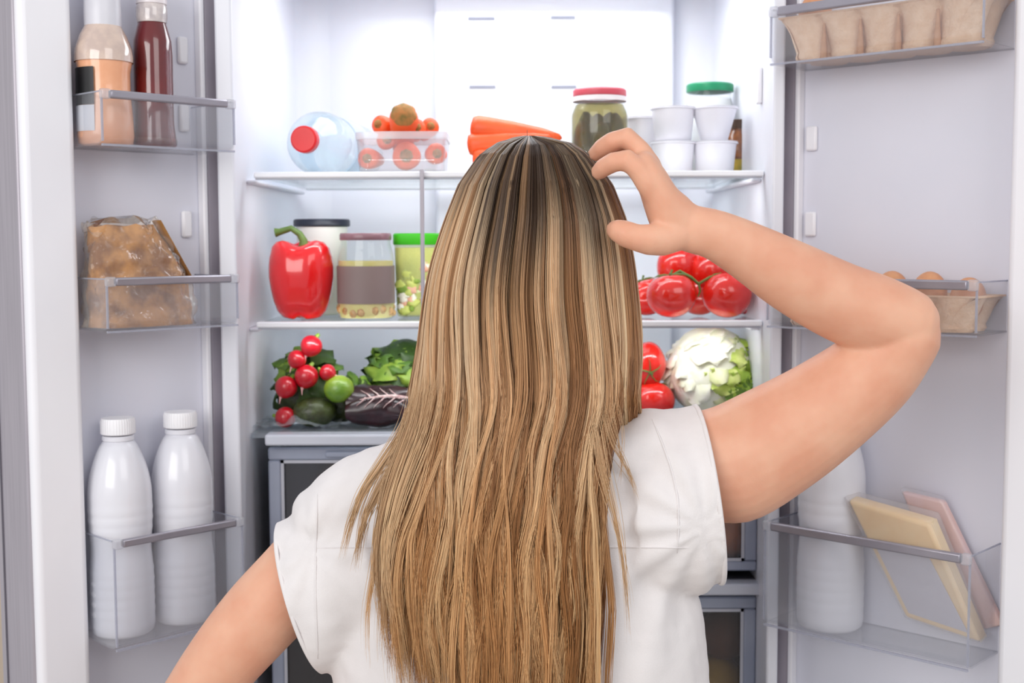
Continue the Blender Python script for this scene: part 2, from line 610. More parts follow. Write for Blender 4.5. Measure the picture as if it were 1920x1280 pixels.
zb = zlt0 + .0023
q = DL(.150, .040, zb)
t = thing('sauce_bottle', 'peach coloured sauce bottle with black label and pale cap in the upper left door bin', 'bottle', q, math.radians(-20))
SAUCE = mat('peach_sauce', 'F2B48C', .25, 'EBA67C', 30, coat=.6)
o = part('bottle_body', MB().lathe([(.026, 0), (.031, .003), (.0325, .012), (.0315, .035), (.0295, .060), (.0295, .085), (.0325, .100), (.0315, .112), (.026, .127),
                                  (.020, .138)], 36), SAUCE, t, smooth=60, world=False)
part('foil_band', MB().lathe([(.0335, .097), (.0336, .103), (.0322, .113), (.0268, .128), (.0208, .139)], 36, cap0=False, cap1=False),
     mat('pale_glassy_band', 'DCC5B5', .15, 'C9B3A8', 60, coat=1.0), t, world=False, smooth=60)
part('cap', MB().lathe([(.021, .138), (.0212, .150), (.0205, .188), (.018, .192)], 32), mat('grey_white_cap', 'DAD9E0', .35), t, world=False)


def patch(mbx, r0f, z0, z1, a0, a1, n=16, m=4, off=.0006):
    V = []; f = []
    for j in range(m + 1):
        z = z0 + (z1 - z0) * j / m
        r = r0f(z) + off
        for i in range(n + 1):
            a = a0 + (a1 - a0) * i / n
            V.append((r * math.cos(a), r * math.sin(a), z))
    for j in range(m):
        for i in range(n):
            k = j * (n + 1) + i
            f.append((k, k + 1, k + n + 2, k + n + 1))
    return mbx.add(V, f)


part('label', patch(MB(), lambda z: .0318, .046, .089, math.radians(180), math.radians(286)), mat('black_label', '0A0A0C', .4, '101014'), t, world=False)['label'] = 'black rounded label'
part('label', patch(MB(), lambda z: .0322, .016, .0455, math.radians(180), math.radians(286)), mat('white_label', 'DFE0E6', .5), t, world=False)['label'] = 'white lower label'

q = DL(.086, .040, zb)
t = thing('ketchup_bottle', 'dark red sauce bottle with clear neck in the upper left door bin', 'bottle', q, 0)
part('bottle_body', MB().lathe([(.022, 0), (.026, .004), (.0255, .012), (.0235, .03), (.0232, .085), (.0235, .112), (.0225, .128), (.0185, .143), (.0165, .150)], 32),
     mat('dark_red_sauce', '6E0F12', .15, '5C0B0F', 20, coat=1.0), t, world=False, smooth=60)
part('neck', MB().lathe([(.0175, .150), (.0185, .156), (.0185, .168), (.017, .172)], 32), mat('pale_neck', 'D8CDC9', .15, 'B9AFAF', 80, coat=1.0), t, world=False, smooth=60)
part('cap', MB().lathe([(.018, .172), (.0182, .198), (.016, .200)], 32), mat('white_cap', 'ECE4E6', .35), t, world=False)
part('glass_highlight_ring', MB().lathe([(.0262, .004), (.0268, .008), (.0262, .012)], 32, cap0=False, cap1=False), JARG, t, world=False, smooth=60)

# ---- left door, middle bin: bag of bread
zb = zlm0 + .0023
q = DL(0.0, .05, zb)
t = thing('bread_bag', 'clear crinkled bag of brown bread rolls in the middle left door bin', 'bag', q, math.atan2(UL[1], UL[0]))
# local x = along door, local y = towards the viewer side
u0, u1 = .052, .180
mb = MB()
zt_ = zat(250, 415, 1.6) - zb


def bagpt(s, a, infl=0.0, cr=0.0):
    """s height 0..1, a angle round the bag"""
    zz = s * zt_
    lft = u1 - .002 * s + infl
    rgt = u0 + (.0 if s < .45 else (s - .45) * .075) - infl
    yc = .0 - .012 * s
    hy = .036 * (1 - .55 * s ** 1.6) + infl
    cx, hx = (lft + rgt) / 2, (lft - rgt) / 2
    ca, sa = math.cos(a), math.sin(a)
    e = .55
    x = cx + hx * math.copysign(abs(ca) ** e, ca)
    y = yc + hy * math.copysign(abs(sa) ** e, sa)
    k = cr * (nz3(x, y, zz, 55) + .6 * abs(nz3(x + 3, y, zz * .5, 110)))
    x += k * ca; y += k * sa
    zz2 = zz + (cr * 1.2 * nz3(x, y, 9, 60) if s > .9 else 0)
    return (x, y, max(zz2, 0.0008))


R = [[bagpt(s, 2 * math.pi * i / 64, -.004, .004) for i in range(64)] for s in np.linspace(0.0, .95, 18)]
part('bread', MB().rings(R), mat('bread_crust', 'CE9450', .7, '845022', 38, bump=1.0, bscale=70, lo=.38, hi=.62), t, world=False, smooth=60)
R = [[bagpt(s, 2 * math.pi * i / 110, .0, .009) for i in range(110)] for s in np.linspace(0.0, 1.0, 46)]
part('wrapper', MB().rings(R), clear('crinkled_wrap', (.97, .94, .9), .12, (.90, .82, .72), .06, bump=1.0, bscale=70, fres=1.9), t, world=False, smooth=25)
mb = MB()
n = 8
pts = [bagpt(s, 2 * math.pi * .5, .001, 0) for s in np.linspace(.45, 1.0, 9)]
mb.tube([(p[0], 0, p[2]) for p in pts], .0022, 8, flat=5.0, ref=(1, 0, 0))
part('paper_edge', mb, mat('kraft_paper', 'A87B4A', .8, '9A6E3E', 60), t, world=False)


# ---- milk bottles
def milk_bottle(label, loc, H=.262, R=.038, first=True):
    t = thing('milk_bottle', label, 'bottle', loc, rng.uniform(0, 3), 'white milk bottles in the lower door bins')
    MW = mat('milk_white', 'E6E6EC', .28, 'E2E2E9', 10, coat=.5, sss=.0)
    pr = [(R * .86, 0), (R * .97, .004), (R, .012)]
    zs = np.linspace(.02, H * .60, 34)
    for z in zs:
        k = (z - .02) / (H * .60 - .02)
        waist = 1 - .07 * math.exp(-((k - .62) / .16) ** 2)
        rib = .0 if .46 < k < .78 else 0.016 * math.sin(z * 2 * math.pi / .0125)
        pr.append((R * (waist + rib * .7), float(z)))
    for k in np.linspace(0, 1, 12)[1:]:
        z = H * .60 + k * (H * .90 - H * .60)
        rr = R * (1 - .055 * k) if k < .1 else R * (.44 + .555 * math.cos((k - .1) / .9 * math.pi / 2) ** .75)
        pr.append((rr, float(z)))
    o = part('bottle_body', MB().lathe(pr, 40), MW, t, world=False, smooth=60)
    part('neck_ring', MB().lathe([(R * .46, H * .895), (R * .50, H * .90), (R * .50, H * .915), (R * .46, H * .92)], 32), MW, t, world=False)
    def kn(a, z):
        return 1 + .012 * math.cos(40 * a)
    part('cap', MB().lathe([(R * .49, H * .925), (R * .535, H * .93), (R * .535, H * .985), (R * .50, H)], 160, lobes=kn),
         mat('milk_cap', 'F5F4F7', .35), t, world=False)
    return t


zb = zll0 + .0023
mbt = milk_bottle('white plastic milk bottle nearest the door rim in the lower left door bin', DL(.1440, .038, zb))
dup(mbt, DL(.063, .044, zb), 1.0, 'white plastic milk bottle beside the fridge opening in the lower left door bin')
zb = zrl0 + .0023
dup(mbt, DR(.073, .041, zb), 2.2, 'white plastic milk bottle behind the cheese pack in the lower right door bin', scale=1.10)


# ---- egg cartons and eggs
PULP = mat('egg_carton_pulp', 'EBCBAD', .9, 'E2BD9C', 90, bump=.5, bscale=300)


def carton(t, L, W, H, ncell, z0=.0):
    """pulp tray: scalloped tapering walls with tapered cells, foot ridge and open top"""
    n = ncell
    per = []
    N = 22 * n
    for i in range(N):                                   # front
        x = -L / 2 + L * i / N
        lob = abs(math.sin(math.pi * (i / N) * n)) ** .6
        per.append((x, -W / 2, 0, -1, lob))
    M = 16
    for i in range(M):
        y = -W / 2 + W * i / M
        per.append((L / 2, y, 1, 0, abs(math.sin(math.pi * 2 * i / M)) ** .6))
    for i in range(N):
        x = L / 2 - L * i / N
        per.append((x, W / 2, 0, 1, abs(math.sin(math.pi * (i / N) * n)) ** .6))
    for i in range(M):
        y = W / 2 - W * i / M
        per.append((-L / 2, y, -1, 0, abs(math.sin(math.pi * 2 * i / M)) ** .6))
    R = []
    for k in range(11):
        s = k / 10
        z = z0 + H * s
        sc = .86 + .14 * s ** .8
        dep = .019 * (1 - s ** 4)
        foot = .004 if s < .12 else 0
        R.append([(p[0] * (sc + .06 * (1 - s) * 0) + p[2] * (foot - dep * (1 - p[4])), p[1] * sc + p[3] * (foot - dep * (1 - p[4])), z) for p in per])
    R2 = [[(p[0] * 1.015, p[1] * 1.03, z0 + H) for p in per], [(p[0] * 1.015, p[1] * 1.03, z0 + H + .002) for p in per]]
    R3 = []
    for k in range(10, 0, -1):
        s = k / 10
        sc = (.86 + .14 * s ** .8) * .96
        dep = .019 * (1 - s ** 4)
        R3.append([(p[0] * sc - p[2] * dep * (1 - p[4]), p[1] * sc - p[3] * dep * (1 - p[4]), z0 + H * s + .002) for p in per])
    part('tray', MB().rings(R + R2 + R3), PULP, t, world=False, smooth=50)
    for i in range(1, n):
        x = -L / 2 + L * i / n
        for yy in (-1,):
            part('cell_divider', MB().lathe([(.0045, 0), (.004, H * .25), (.0015, H * .8)], 10, at=(x * .93, yy * W / 2 * .80 - .001, z0)), mat('pulp_notch_shade', 'C99A76', .9, 'BC8C68', 90), t, world=False)  # darker tone paints the shade into the notches between cells


def egg(label, loc, rot, grp, c='D69B6C'):
    t = tag(part('egg', MB().ell((0, 0, .026), (.0205, .0205, .027), 20, 14, fn=lambda d: 1 - .10 * max(d[2], 0) * 1.0),
                 mat('brown_eggshell', 'D99E74', .5, 'C98860', 60), None, world=False, smooth=180), label, 'egg', grp)
    t.location = tuple(map(float, loc)); t.rotation_euler = rot
    return t


def angR():
    return math.atan2(UR[1], UR[0])


zb = zrt0 + .0024
t = thing('egg_carton', 'beige pulp egg carton filling the uppermost right door bin', 'egg carton', DR(.142, .042, zb), angR())
carton(t, .256, .076, .052, 5)
egg('brown egg just showing above the rail of the uppermost right door bin', DR(.040, .042, zb + .034), (.1, 0, 0), None)
zb = zrm0 + .0024
t = thing('egg_carton', 'beige pulp egg tray beside the raised elbow in the middle right door bin', 'egg carton', DR(.1405, .042, zb), angR())
carton(t, .258, .076, .040, 5)
names = ['brown egg hidden behind the forearm, deepest in the middle right door bin', 'brown egg next to the forearm in the middle right door bin',
         'brown egg peeking up leftmost beside the elbow in the middle right door bin', 'pale brown egg between its two neighbours in the middle right door bin',
         'darker brown egg at the door rim end of the middle right door bin']
for k in range(5):
    q = DR(.056 + .0455 * k, .038, zb + .018 - (.006 if k == 4 else 0))
    egg(names[k], q, (0, .06 * (k - 2), 0), 'eggs in the middle right door bin')

# ---- cheese and ham packs, lower right door bin
zb = zrl0 + .0024


def slab(corners, thick, t, name, m, bev=.004, world=True, label=None):
    c = [np.array(p, float) for p in corners]
    nrm = np.cross(c[1] - c[0], c[3] - c[0]); nrm /= np.linalg.norm(nrm)
    if nrm[1] < 0:
        nrm = -nrm
    V = c + [p + nrm * thick for p in c]
    o = part(name, MB().add(V, [(0, 1, 2, 3), (4, 5, 6, 7), (0, 1, 5, 4), (1, 2, 6, 5), (2, 3, 7, 6), (3, 0, 4, 7)]), m, t, bevel=bev, seg=4, world=world)
    if label:
        o['label'] = label
    return o


def rp(px, py, v):
    u = du(px, v, right=True)
    q = DR(u, v, 0)
    return P(px, py, q[1])


def on_floor(p, z):
    p = np.array(p, float)
    p[2] = max(p[2], z)
    return p


A = rp(1588, 938, .072); B = rp(1742, 982, .072); C = on_floor(rp(1838, 1206, .045), zb + .001); D_ = rp(1697, 1158, .045)
t = thing('cheese_pack', 'pale yellow cheese slice pack with blank grey label in the lower right door bin', 'cheese', DR(.17, .05, zb))
CH = mat('cheese_yellow', 'F9DDAE', .45, 'F4D29E', 30, coat=.3, sss=.1)
slab((A, B, C, D_), .022, t, 'cheese', CH, .005)
lab = [A * .0 + (A + (B - A) * a + (D_ - A) * b) for a, b in ((.10, .30), (.78, .30), (.80, .93), (.10, .93))]
nl = np.cross(B - A, D_ - A); nl /= np.linalg.norm(nl)
if nl[1] > 0:
    nl = -nl
slab([p + nl * .0016 for p in lab], .0008, t, 'label', mat('grey_label', 'CDC9D2', .5), 0)['label'] = 'blank grey label'
# slice edges seen on the side and top
for k in range(1, 6):
    o = nl * (-.022 * k / 6)
    slab([B + o + (A - B) * -.002, B + o + nl * .0006, C + o + nl * .0006, C + o], .0006, t, 'slice_edge', mat('cheese_pale', 'FBE8BE', .5), 0)
mbx = [A + (A - C) * .03 + nl * .003, B + (B - D_) * .05 + nl * .003, C + nl * .003, D_ + nl * .003]
slab(mbx, .028, t, 'wrapper', clear('pack_wrap', (.96, .96, .97), .16, (.93, .92, .94), .08, bump=.5, bscale=60, fres=1.4), .004)
A = rp(1690, 922, .030); B = rp(1768, 940, .030); C = on_floor(rp(1880, 1172, .018), zb + .001); D_ = on_floor(rp(1800, 1190, .018), zb + .001)
t = thing('ham_pack', 'pink ham slices in clear wrap leaning behind the cheese pack', 'ham', DR(.22, .02, zb))
slab((A, B, C, D_), .010, t, 'ham', mat('ham_pink', 'EBD0D4', .45, 'E2B8A8', 14), .003)
slab([p + nl * .002 for p in (A + (A - D_) * .03, B + (B - C) * .03, C, D_)], .014, t, 'wrapper', MATS['pack_wrap'], .003)

# ------------------------------------------------------------------ upper shelf
z = ZT + .0005
# water bottle lying on its side, cap to the viewer
c0 = P(570, 261, 1.722)
q = np.array([c0[0] + .012, 1.72, z])
Rb = c0[2] - z
t = thing('water_bottle', 'clear water bottle lying on its side with round red cap facing out', 'bottle', (c0[0], c0[1], c0[2]), 0, rot=(math.radians(-90), 0, math.radians(-6)))
Rb = Rb - .0015
WB = clear('water_bottle_plastic', (.90, .955, .98), .22, (.78, .89, .96), .05, bump=.3, bscale=25, fres=1.5)
pr = [(.015, .012), (.016, .02), (.020, .028), (.034, .05), (Rb * .96, .07), (Rb, .085)]
for k in range(14):
    pr.append((Rb * (1 if k % 2 else .955), .10 + k * .014))
pr += [(Rb, .30), (Rb * .8, .308)]
part('bottle_body', MB().lathe(pr, 36), WB, t, world=False, smooth=60)
part('cap', MB().lathe([(.0155, -.004), (.0178, -.002), (.018, .012), (.0175, .013)], 64, lobes=lambda a, z: 1 + .01 * math.cos(32 * a)),
     mat('red_cap', 'E4141C', .35, 'DA1018'), t, world=False)
part('grip_label', MB().lathe([(Rb * 1.004, .13), (Rb * 1.004, .22)], 36, cap0=False, cap1=False), clear('blue_label', (.8, .9, 1), .4, (.75, .88, .97), .3), t, world=False, smooth=60)


# carrots
def carrot(t0, name='carrot', R=.015, L=.11, world=False):
    CR = mat('carrot_orange', 'F2642E', .45, 'E8541F', 30, bump=.25, bscale=90)
    def lb(a, z):
        return 1 + .03 * math.sin(3 * a + z * 60) + .02 * math.sin(z * 420)
    part('root', MB().lathe([(R * .25, 0), (R * .8, .002), (R, .008), (R * .98, .02), (R * .85, L * .45), (R * .6, L * .8), (R * .3, L * .97), (R * .08, L)], 20, lobes=lb),
         CR, t0, world=False, smooth=70)
    part('crown', MB().lathe([(R * .2, -.0045), (R * .5, -.0030), (R * .80, .0012), (R * .90, .0030)], 24, lobes=lambda a, z: 1 + .04 * math.sin(7 * a)),
         mat('carrot_crown', '7A6430', .8, 'B0713A', 120), t0, world=False)


def place_carrot(proto, px, py, Y, L, label, grp, s, rot):
    c = P(px, py, Y)
    if proto is None:
        t = thing('carrot', label, 'carrot', c, 0, grp, rot)
        carrot(t)
        t.scale = (s,) * 3
        return t
    return dup(proto, c, 0, label, grp, s, rot)


G1 = 'carrots in the clear tub'
r_ = math.radians
cp = place_carrot(None, 757, 212, 1.752, .1, 'topmost carrot with brown green crown on the heaped clear tub', G1, 1.32, (r_(-116), 0, r_(6)))
spec = [(688, 297, 1.762, 'carrot lying lowest at the left end of the clear tub', .95, (r_(-88), 0, r_(-5))),
        (762, 292, 1.760, 'largest carrot end in the bottom middle of the clear tub', 1.30, (r_(-88), 0, r_(4))),
        (820, 288, 1.762, 'carrot lying lowest at the right end of the clear tub', .95, (r_(-88), 0, r_(10))),
        (708, 232, 1.785, 'pale carrot lying across the left rim of the clear tub', .90, (r_(-96), 0, r_(-28))),
        (782, 238, 1.775, 'small carrot just below the topmost one in the clear tub', .85, (r_(-96), 0, r_(6))),
        (808, 236, 1.790, 'small carrot end at the right rim of the clear tub', .85, (r_(-96), 0, r_(12))),
        (726, 262, 1.790, 'carrot in the middle of the clear tub behind its front wall', .9, (r_(-88), 0, r_(10)))]
for (a, b, Y, l, s, rt) in spec:
    o = place_carrot(cp, a, b, Y, .1, l, G1, s, rt)
    for ch in o.children:
        if ch.name.startswith('crown'):
            ch.scale = (.6, .6, 1)
TX0 = float(P(664, 300, 1.738)[0]); TX1 = float(P(838, 300, 1.738)[0]); tz1 = zat(750, 246, 1.738)
t = thing('clear_tub', 'clear plastic tub heaped with carrots on the upper shelf', 'tub', ((TX0 + TX1) / 2, 1.80, z))
mb = MB()
rr = []
def rrect(hx, hy, r, zz, n=6):
    o = []
    for cx, cy, a0 in ((hx - r, hy - r, 0), (-hx + r, hy - r, 90), (-hx + r, -hy + r, 180), (hx - r, -hy + r, 270)):
        for k in range(n + 1):
            a = math.radians(a0 + 90 * k / n)
            o.append((cx + r * math.cos(a), cy + r * math.sin(a), zz))
    return o


hx, hy = (TX1 - TX0) / 2, .062
H = tz1 - z
R = [rrect(hx * .80, hy * .82, .012, 0), rrect(hx * .92, hy * .94, .014, .006), rrect(hx * .97, hy * .97, .016, H * .7), rrect(hx * .98, hy * .98, .016, H - .008),
     rrect(hx * .955, hy * .955, .014, H - .008 + .0), rrect(hx * .95, hy * .95, .014, H * .7), rrect(hx * .90, hy * .91, .012, .008), rrect(hx * .7, hy * .7, .01, .003)]
part('tub_body', mb.rings(R), clear('tub_plastic', (.93, .93, .94), .12, (.9, .88, .88), .08, fres=1.5), t, world=False, smooth=50)
mb = MB().rings([rrect(hx, hy, .018, H - .010), rrect(hx, hy, .018, H), rrect(hx * .95, hy * .95, .014, H), rrect(hx * .95, hy * .95, .014, H - .010)], False, False, closed=True)
part('rim', mb, clear('tub_rim', (.88, .88, .9), .35, (.96, .94, .95), .1), t, world=False, smooth=50)

# carrots right of the tub
G2 = 'loose carrots beside the head'
c_ = [(882, 238, 1.775, 'upper blunt orange carrot lying crosswise, just left of the pickle jar', 1.15, (0, r_(97), 0)),
      (876, 272, 1.768, 'lower orange carrot lying crosswise, half hidden by the hair', 1.05, (0, r_(85), 0)),
      (886, 297, 1.762, 'lowest orange carrot on the upper shelf right at the hair', 1.05, (0, r_(92), 0))]
for (a, b, Y, l, s, rt) in c_:
    o = place_carrot(cp, a, b, Y, .1, l, G2, s, rt)
    for ch in list(o.children):
        if ch.name.startswith('crown'):
            bpy.data.objects.remove(ch)


# pickle jar
def jar(t, R, H, lidm, lidh=.010, glass=JARG, neck=.86, lid_r=None):
    pr = [(R * .9, 0), (R, .004), (R, H * .70), (R * .97, H * .76), (R * neck, H * .84), (R * neck, H - lidh)]
    part('glass', MB().lathe(pr, 40), glass, t, world=False, smooth=60)
    lr = lid_r or R * neck * 1.06
    part('lid', MB().lathe([(lr * .98, H - lidh), (lr, H - lidh + .001), (lr, H - .002), (lr * .95, H), (lr * .8, H - .0008)], 48), lidm, t, world=False)


Hj = zat(1125, 168, 1.79) - z
c = P(1124, 300, 1.79)
t = thing('pickle_jar', 'glass jar of green pickles with a red lid behind the raised hand', 'jar', (c[0], c[1], z))
jar(t, .0405, Hj, mat('red_white_lid', 'D9606E', .35, 'D2505F', 30), .010)
part('brine', MB().lathe([(.034, .003), (.0385, .006), (.0385, Hj * .70), (.036, Hj * .76), (.033, Hj * .82)], 32), clear('brine', (.62, .56, .30), .12, (.30, .25, .08), .2), t, world=False, smooth=60)
for k in range(9):
    a = k * 2.4
    rr = .024 if k < 7 else .006
    L = rng.uniform(.028, .036)
    part('pickle', MB().ell((rr * math.cos(a), rr * math.sin(a), .045 + (k % 2) * .012), (.0135, .0135, L), 14, 10,
                            fn=lambda d, k=k: 1 + .06 * nz3(d[0] + k, d[1], d[2], 6)), mat('pickle_green', '4E4A1A', .4, '6B4A1E', 60, coat=.4), t, world=False, smooth=180)
part('lid_band', MB().lathe([(.0372, Hj - .017), (.0372, Hj - .0105)], 40, cap0=False, cap1=False), mat('lid_band_white', 'F3EDEE', .4), t, world=False, smooth=60)


# white yogurt cups
def cup(label, loc, H=.048, R=.031, rb=.023, first=None, rot=None, name='yogurt_cup'):
    YW = mat('cup_white', 'E9E8EE', .35, 'E3E2EA', 10)
    t = thing(name, label, 'cup', loc, 0, 'white cups on the upper shelf', rot)
    part('cup_body', MB().lathe([(rb * .9, 0), (rb, .002), (R * .97, H - .003), (R * .97, H - .002)], 36), YW, t, world=False, smooth=50)
    part('rim', MB().lathe([(R, H - .003), (R * 1.05, H - .0025), (R * 1.05, H - .001), (R, H)], 36), YW, t, world=False)
    part('foil_lid', MB().lathe([(R * 1.03, H), (R * 1.03, H + .0006), (R * .9, H + .0008)], 36), mat('foil_lid', 'F0F0F4', .3), t, world=False)
    return t


Yc = 1.80
cw = .046
c = P(1262, 318, Yc)
z2 = z + .0475
cA = cup('lower left white cup in the two by two stack of cups', (c[0], Yc, z), .0465, .0305, .0255)
c = P(1336, 318, Yc)
dup(cA, (c[0] + .003, Yc, z), 0, 'lower right white cup in the two by two stack of cups')
c = P(1263, 258, Yc)
dup(cA, (c[0] - .001, Yc, z2), 0, 'upper left white cup in the two by two stack, slightly tipped')
c = P(1335, 258, Yc)
cR = cup('upper right white cup with flaring sides in the two by two stack', (c[0] + .003, Yc, z2), .0465, .0315, .019)
c = P(1206, 318, Yc + .05)
cup('tall white cup standing behind the fingers, left of the cup stack', (c[0], Yc + .055, z), .085, .031, .027)

# green lidded jar behind the cups, small amber jar
c = P(1330, 300, 1.90)
Hg = zat(1330, 158, 1.90) - z
t = thing('glass_jar', 'clear jar with a dark green lid behind the cup stack', 'jar', (c[0], 1.90, z))
jar(t, .036, Hg, mat('green_lid', '128A5C', .35, '0F7D52'), .012, lid_r=.0345)
part('filling', MB().lathe([(.030, .003), (.0335, .006), (.0335, Hg * .66), (.031, Hg * .84)], 32), mat('white_cream', 'F1F0F0', .5), t, world=False, smooth=60)
c = P(1374, 300, 1.88)
t = thing('spice_jar', 'small amber jar half hidden at the right edge of the cup stack', 'jar', (c[0] + .004, 1.862, z))
part('glass', MB().lathe([(.013, 0), (.0145, .003), (.0145, .060), (.011, .066), (.011, .070)], 24), mat('amber_glass', '9A5A24', .2, '6B3A18', 80, coat=.8), t, world=False, smooth=60)
part('lid', MB().lathe([(.0125, .070), (.0125, .082), (.011, .083)], 24), mat('dark_lid', '4A3324', .4), t, world=False)
part('label', MB().lathe([(.0148, .006), (.0148, .026)], 24, cap0=False, cap1=False), mat('gold_label', 'C9A840', .5, '8E8C3C', 60), t, world=False, smooth=60)

# ------------------------------------------------------------------ middle shelf
z = ZM + .0017


def calyx_stem(pts, r):
    return MB().tube(pts, r, 12)


c = P(567, 590, 1.742)
t = thing('bell_pepper', 'red bell pepper with curved green stem standing on the middle shelf', 'bell pepper', (c[0], 1.742, z))
Hp = zat(567, 456, 1.742) - z
Rp = .0445


def plob(a, zz):
    k = zz / Hp
    d = abs(math.sin(1.5 * (a + 1.62)))
    depth = .13 * (1.0 if k > .8 else .55 + (.6 * (1 - k) ** 2))
    return 1 - depth * (1 - d ** .55)


mb = MB()
R = []
prof = [(.10, .10), (.25, .02), (.42, .0), (.60, .03), (.76, .11), (.87, .24), (.95, .40), (1.0, .56), (1.0, .70), (.97, .82), (.90, .92), (.78, .98), (.60, 1.0), (.42, .985), (.24, .95), (.10, .93)]
for r, k in prof:
    ring = []
    for i in range(60):
        a = 2 * math.pi * i / 60
        rr = r * Rp * plob(a, k * Hp)
        lobe = .004 * math.cos(3 * (a + 1.62) - math.pi) if k < .15 or k > .9 else 0
        ring.append((rr * math.cos(a), rr * math.sin(a) * .95, max(0.0003, k * Hp + (lobe if k > .5 else max(0, -lobe) * 1.0))))
    R.append(ring)
part('flesh', mb.rings(R), mat('pepper_red', 'E2141A', .22, 'D80F16', 12, coat=.7, spec=.5), t, world=False, smooth=180)
s0 = np.array([.003, 0, Hp * .94])
tip = P(516, 436, 1.742) - np.array([c[0], 1.742, z])
pts = [s0, s0 + (0, 0, .010), s0 + (-.005, -.001, .019), s0 + (-.016, -.002, .0265), (tip[0] + .006, 0, tip[2] + .001), tip]
part('stem', MB().tube(pts, [.0075, .0055, .0045, .0042, .0046, .0062], 14), mat('pepper_stem', '5E7A32', .5, '4E6828', 60), t, world=False, smooth=60)

c = P(606, 590, 1.85)
t = thing('lidded_pot', 'white pot with a navy lid standing behind the bell pepper', 'pot', (c[0], 1.85, z))
Hn = zat(606, 411, 1.85) - z
part('pot_body', MB().lathe([(.030, 0), (.032, .003), (.0365, Hn - .014), (.0365, Hn - .010)], 40), mat('pot_cream', 'E6E7E2', .4, 'DEE3D8', 12), t, world=False, smooth=60)
part('lid', MB().lathe([(.039, Hn - .0105), (.0405, Hn - .009), (.0405, Hn - .002), (.039, Hn), (.03, Hn - .0006)], 48), mat('navy_lid', '22283A', .4, '1B2032'), t, world=False)

c = P(687, 590, 1.745)
t = thing('preserve_jar', 'glass jar with plum coloured lid and plain grey brown label on the middle shelf', 'jar', (c[0], 1.745, z))
Hq = zat(686, 437, 1.745) - z
Rj = .0388
pr = [(Rj * .9, 0), (Rj * .98, .003), (Rj, .010), (Rj, Hq * .60), (Rj * .985, Hq * .70), (Rj * .93, Hq * .80), (Rj * .86, Hq * .88), (Rj * .86, Hq * .93)]
part('glass', MB().lathe(pr, 44), JARG, t, world=False, smooth=60)
part('lid', MB().lathe([(Rj * .89, Hq - .0095), (Rj * .905, Hq - .008), (Rj * .905, Hq - .002), (Rj * .87, Hq)], 64, lobes=lambda a, z: 1 + .006 * math.cos(48 * a)),
     mat('plum_lid', '86626A', .3, '7A5860', 30), t, world=False)
part('liquid', MB().lathe([(Rj * .9, .002), (Rj * .95, .010), (Rj * .95, Hq * .68)], 40), mat('mustard_liquid', 'C9C06E', .3, 'D8C98E', 35), t, world=False, smooth=60)
part('label', MB().lathe([(Rj * 1.012, Hq * .185), (Rj * 1.012, Hq * .62)], 44, cap0=False, cap1=False), mat('taupe_label', '84726F', .55, '7C6B69', 8), t, world=False, smooth=60)
for k in range(16):
    a = 2 * math.pi * k / 16 + rng.uniform(-.1, .1)
    part('mushroom_piece', MB().ell((Rj * .90 * math.cos(a), Rj * .90 * math.sin(a), rng.uniform(.008, .018)), (.006, .004, .006), 10, 7,
                                   fn=lambda d, k=k: 1 + .25 * nz3(d[0] + k, d[1], d[2], 3)), mat('preserve_pieces', 'D6B27C', .4, 'A9753F', 120), t, world=False, smooth=180)

# salad tub, green lid
X0 = float(P(737, 500, 1.775)[0]); X1 = float(P(826, 500, 1.775)[0]); Hs = zat(780, 437, 1.775) - z
t = thing('salad_box', 'clear box of chopped salad with bright green lid beside the hair', 'box', ((X0 + X1) / 2, 1.825, z))
hx, hy = (X1 - X0) / 2, .05
part('box_body', MB().rings([rrect(hx * .84, hy * .84, .008, 0), rrect(hx * .9, hy * .9, .01, .004), rrect(hx * .97, hy * .97, .01, Hs - .015)]), clear('salad_box_plastic', (.9, .93, .78), .18, (.85, .86, .62), .08), t, world=False, smooth=50)
part('lid', MB().rings([rrect(hx, hy, .012, Hs - .016), rrect(hx * 1.02, hy * 1.02, .012, Hs - .014), rrect(hx * 1.02, hy * 1.02, .012, Hs - .002), rrect(hx * .97, hy * .97, .012, Hs)]), mat('bright_green_lid', '35A90C', .4, '2F9E08'), t, world=False, smooth=50)
part('filling', MB().rings([rrect(hx * .80, hy * .80, .008, .002), rrect(hx * .88, hy * .88, .01, .008), rrect(hx * .93, hy * .93, .01, Hs * .55), rrect(hx * .93, hy * .93, .01, Hs - .020)]),
     mat('salad_filling', 'CFCB62', .5, 'B9BC5A', 30, bump=.6, bscale=80), t, world=False, smooth=50)
scol = [('salad_green', '8FA83C', '6F8F2C'), ('salad_pink', 'E8B49A', 'E0A080'), ('salad_white', 'F0ECE0', 'E6E0CC'), ('salad_lime', 'C9D070', 'B8C25A')]
for k in range(34):
    nm, a, b = scol[rng.choice([0, 1, 2, 2, 3, 3])]
    x = rng.uniform(-hx * .82, hx * .82); zz = rng.uniform(.008, Hs * .62)
    part('salad_piece', MB().ell((x, -hy * .90, zz), (rng.uniform(.004, .009), .003, rng.uniform(.004, .009)), 10, 7,
                                fn=lambda d, k=k: 1 + .5 * nz3(d[0] + k, d[1], d[2], 2.5)), mat(nm, a, .4, b, 60), t, world=False, smooth=180)


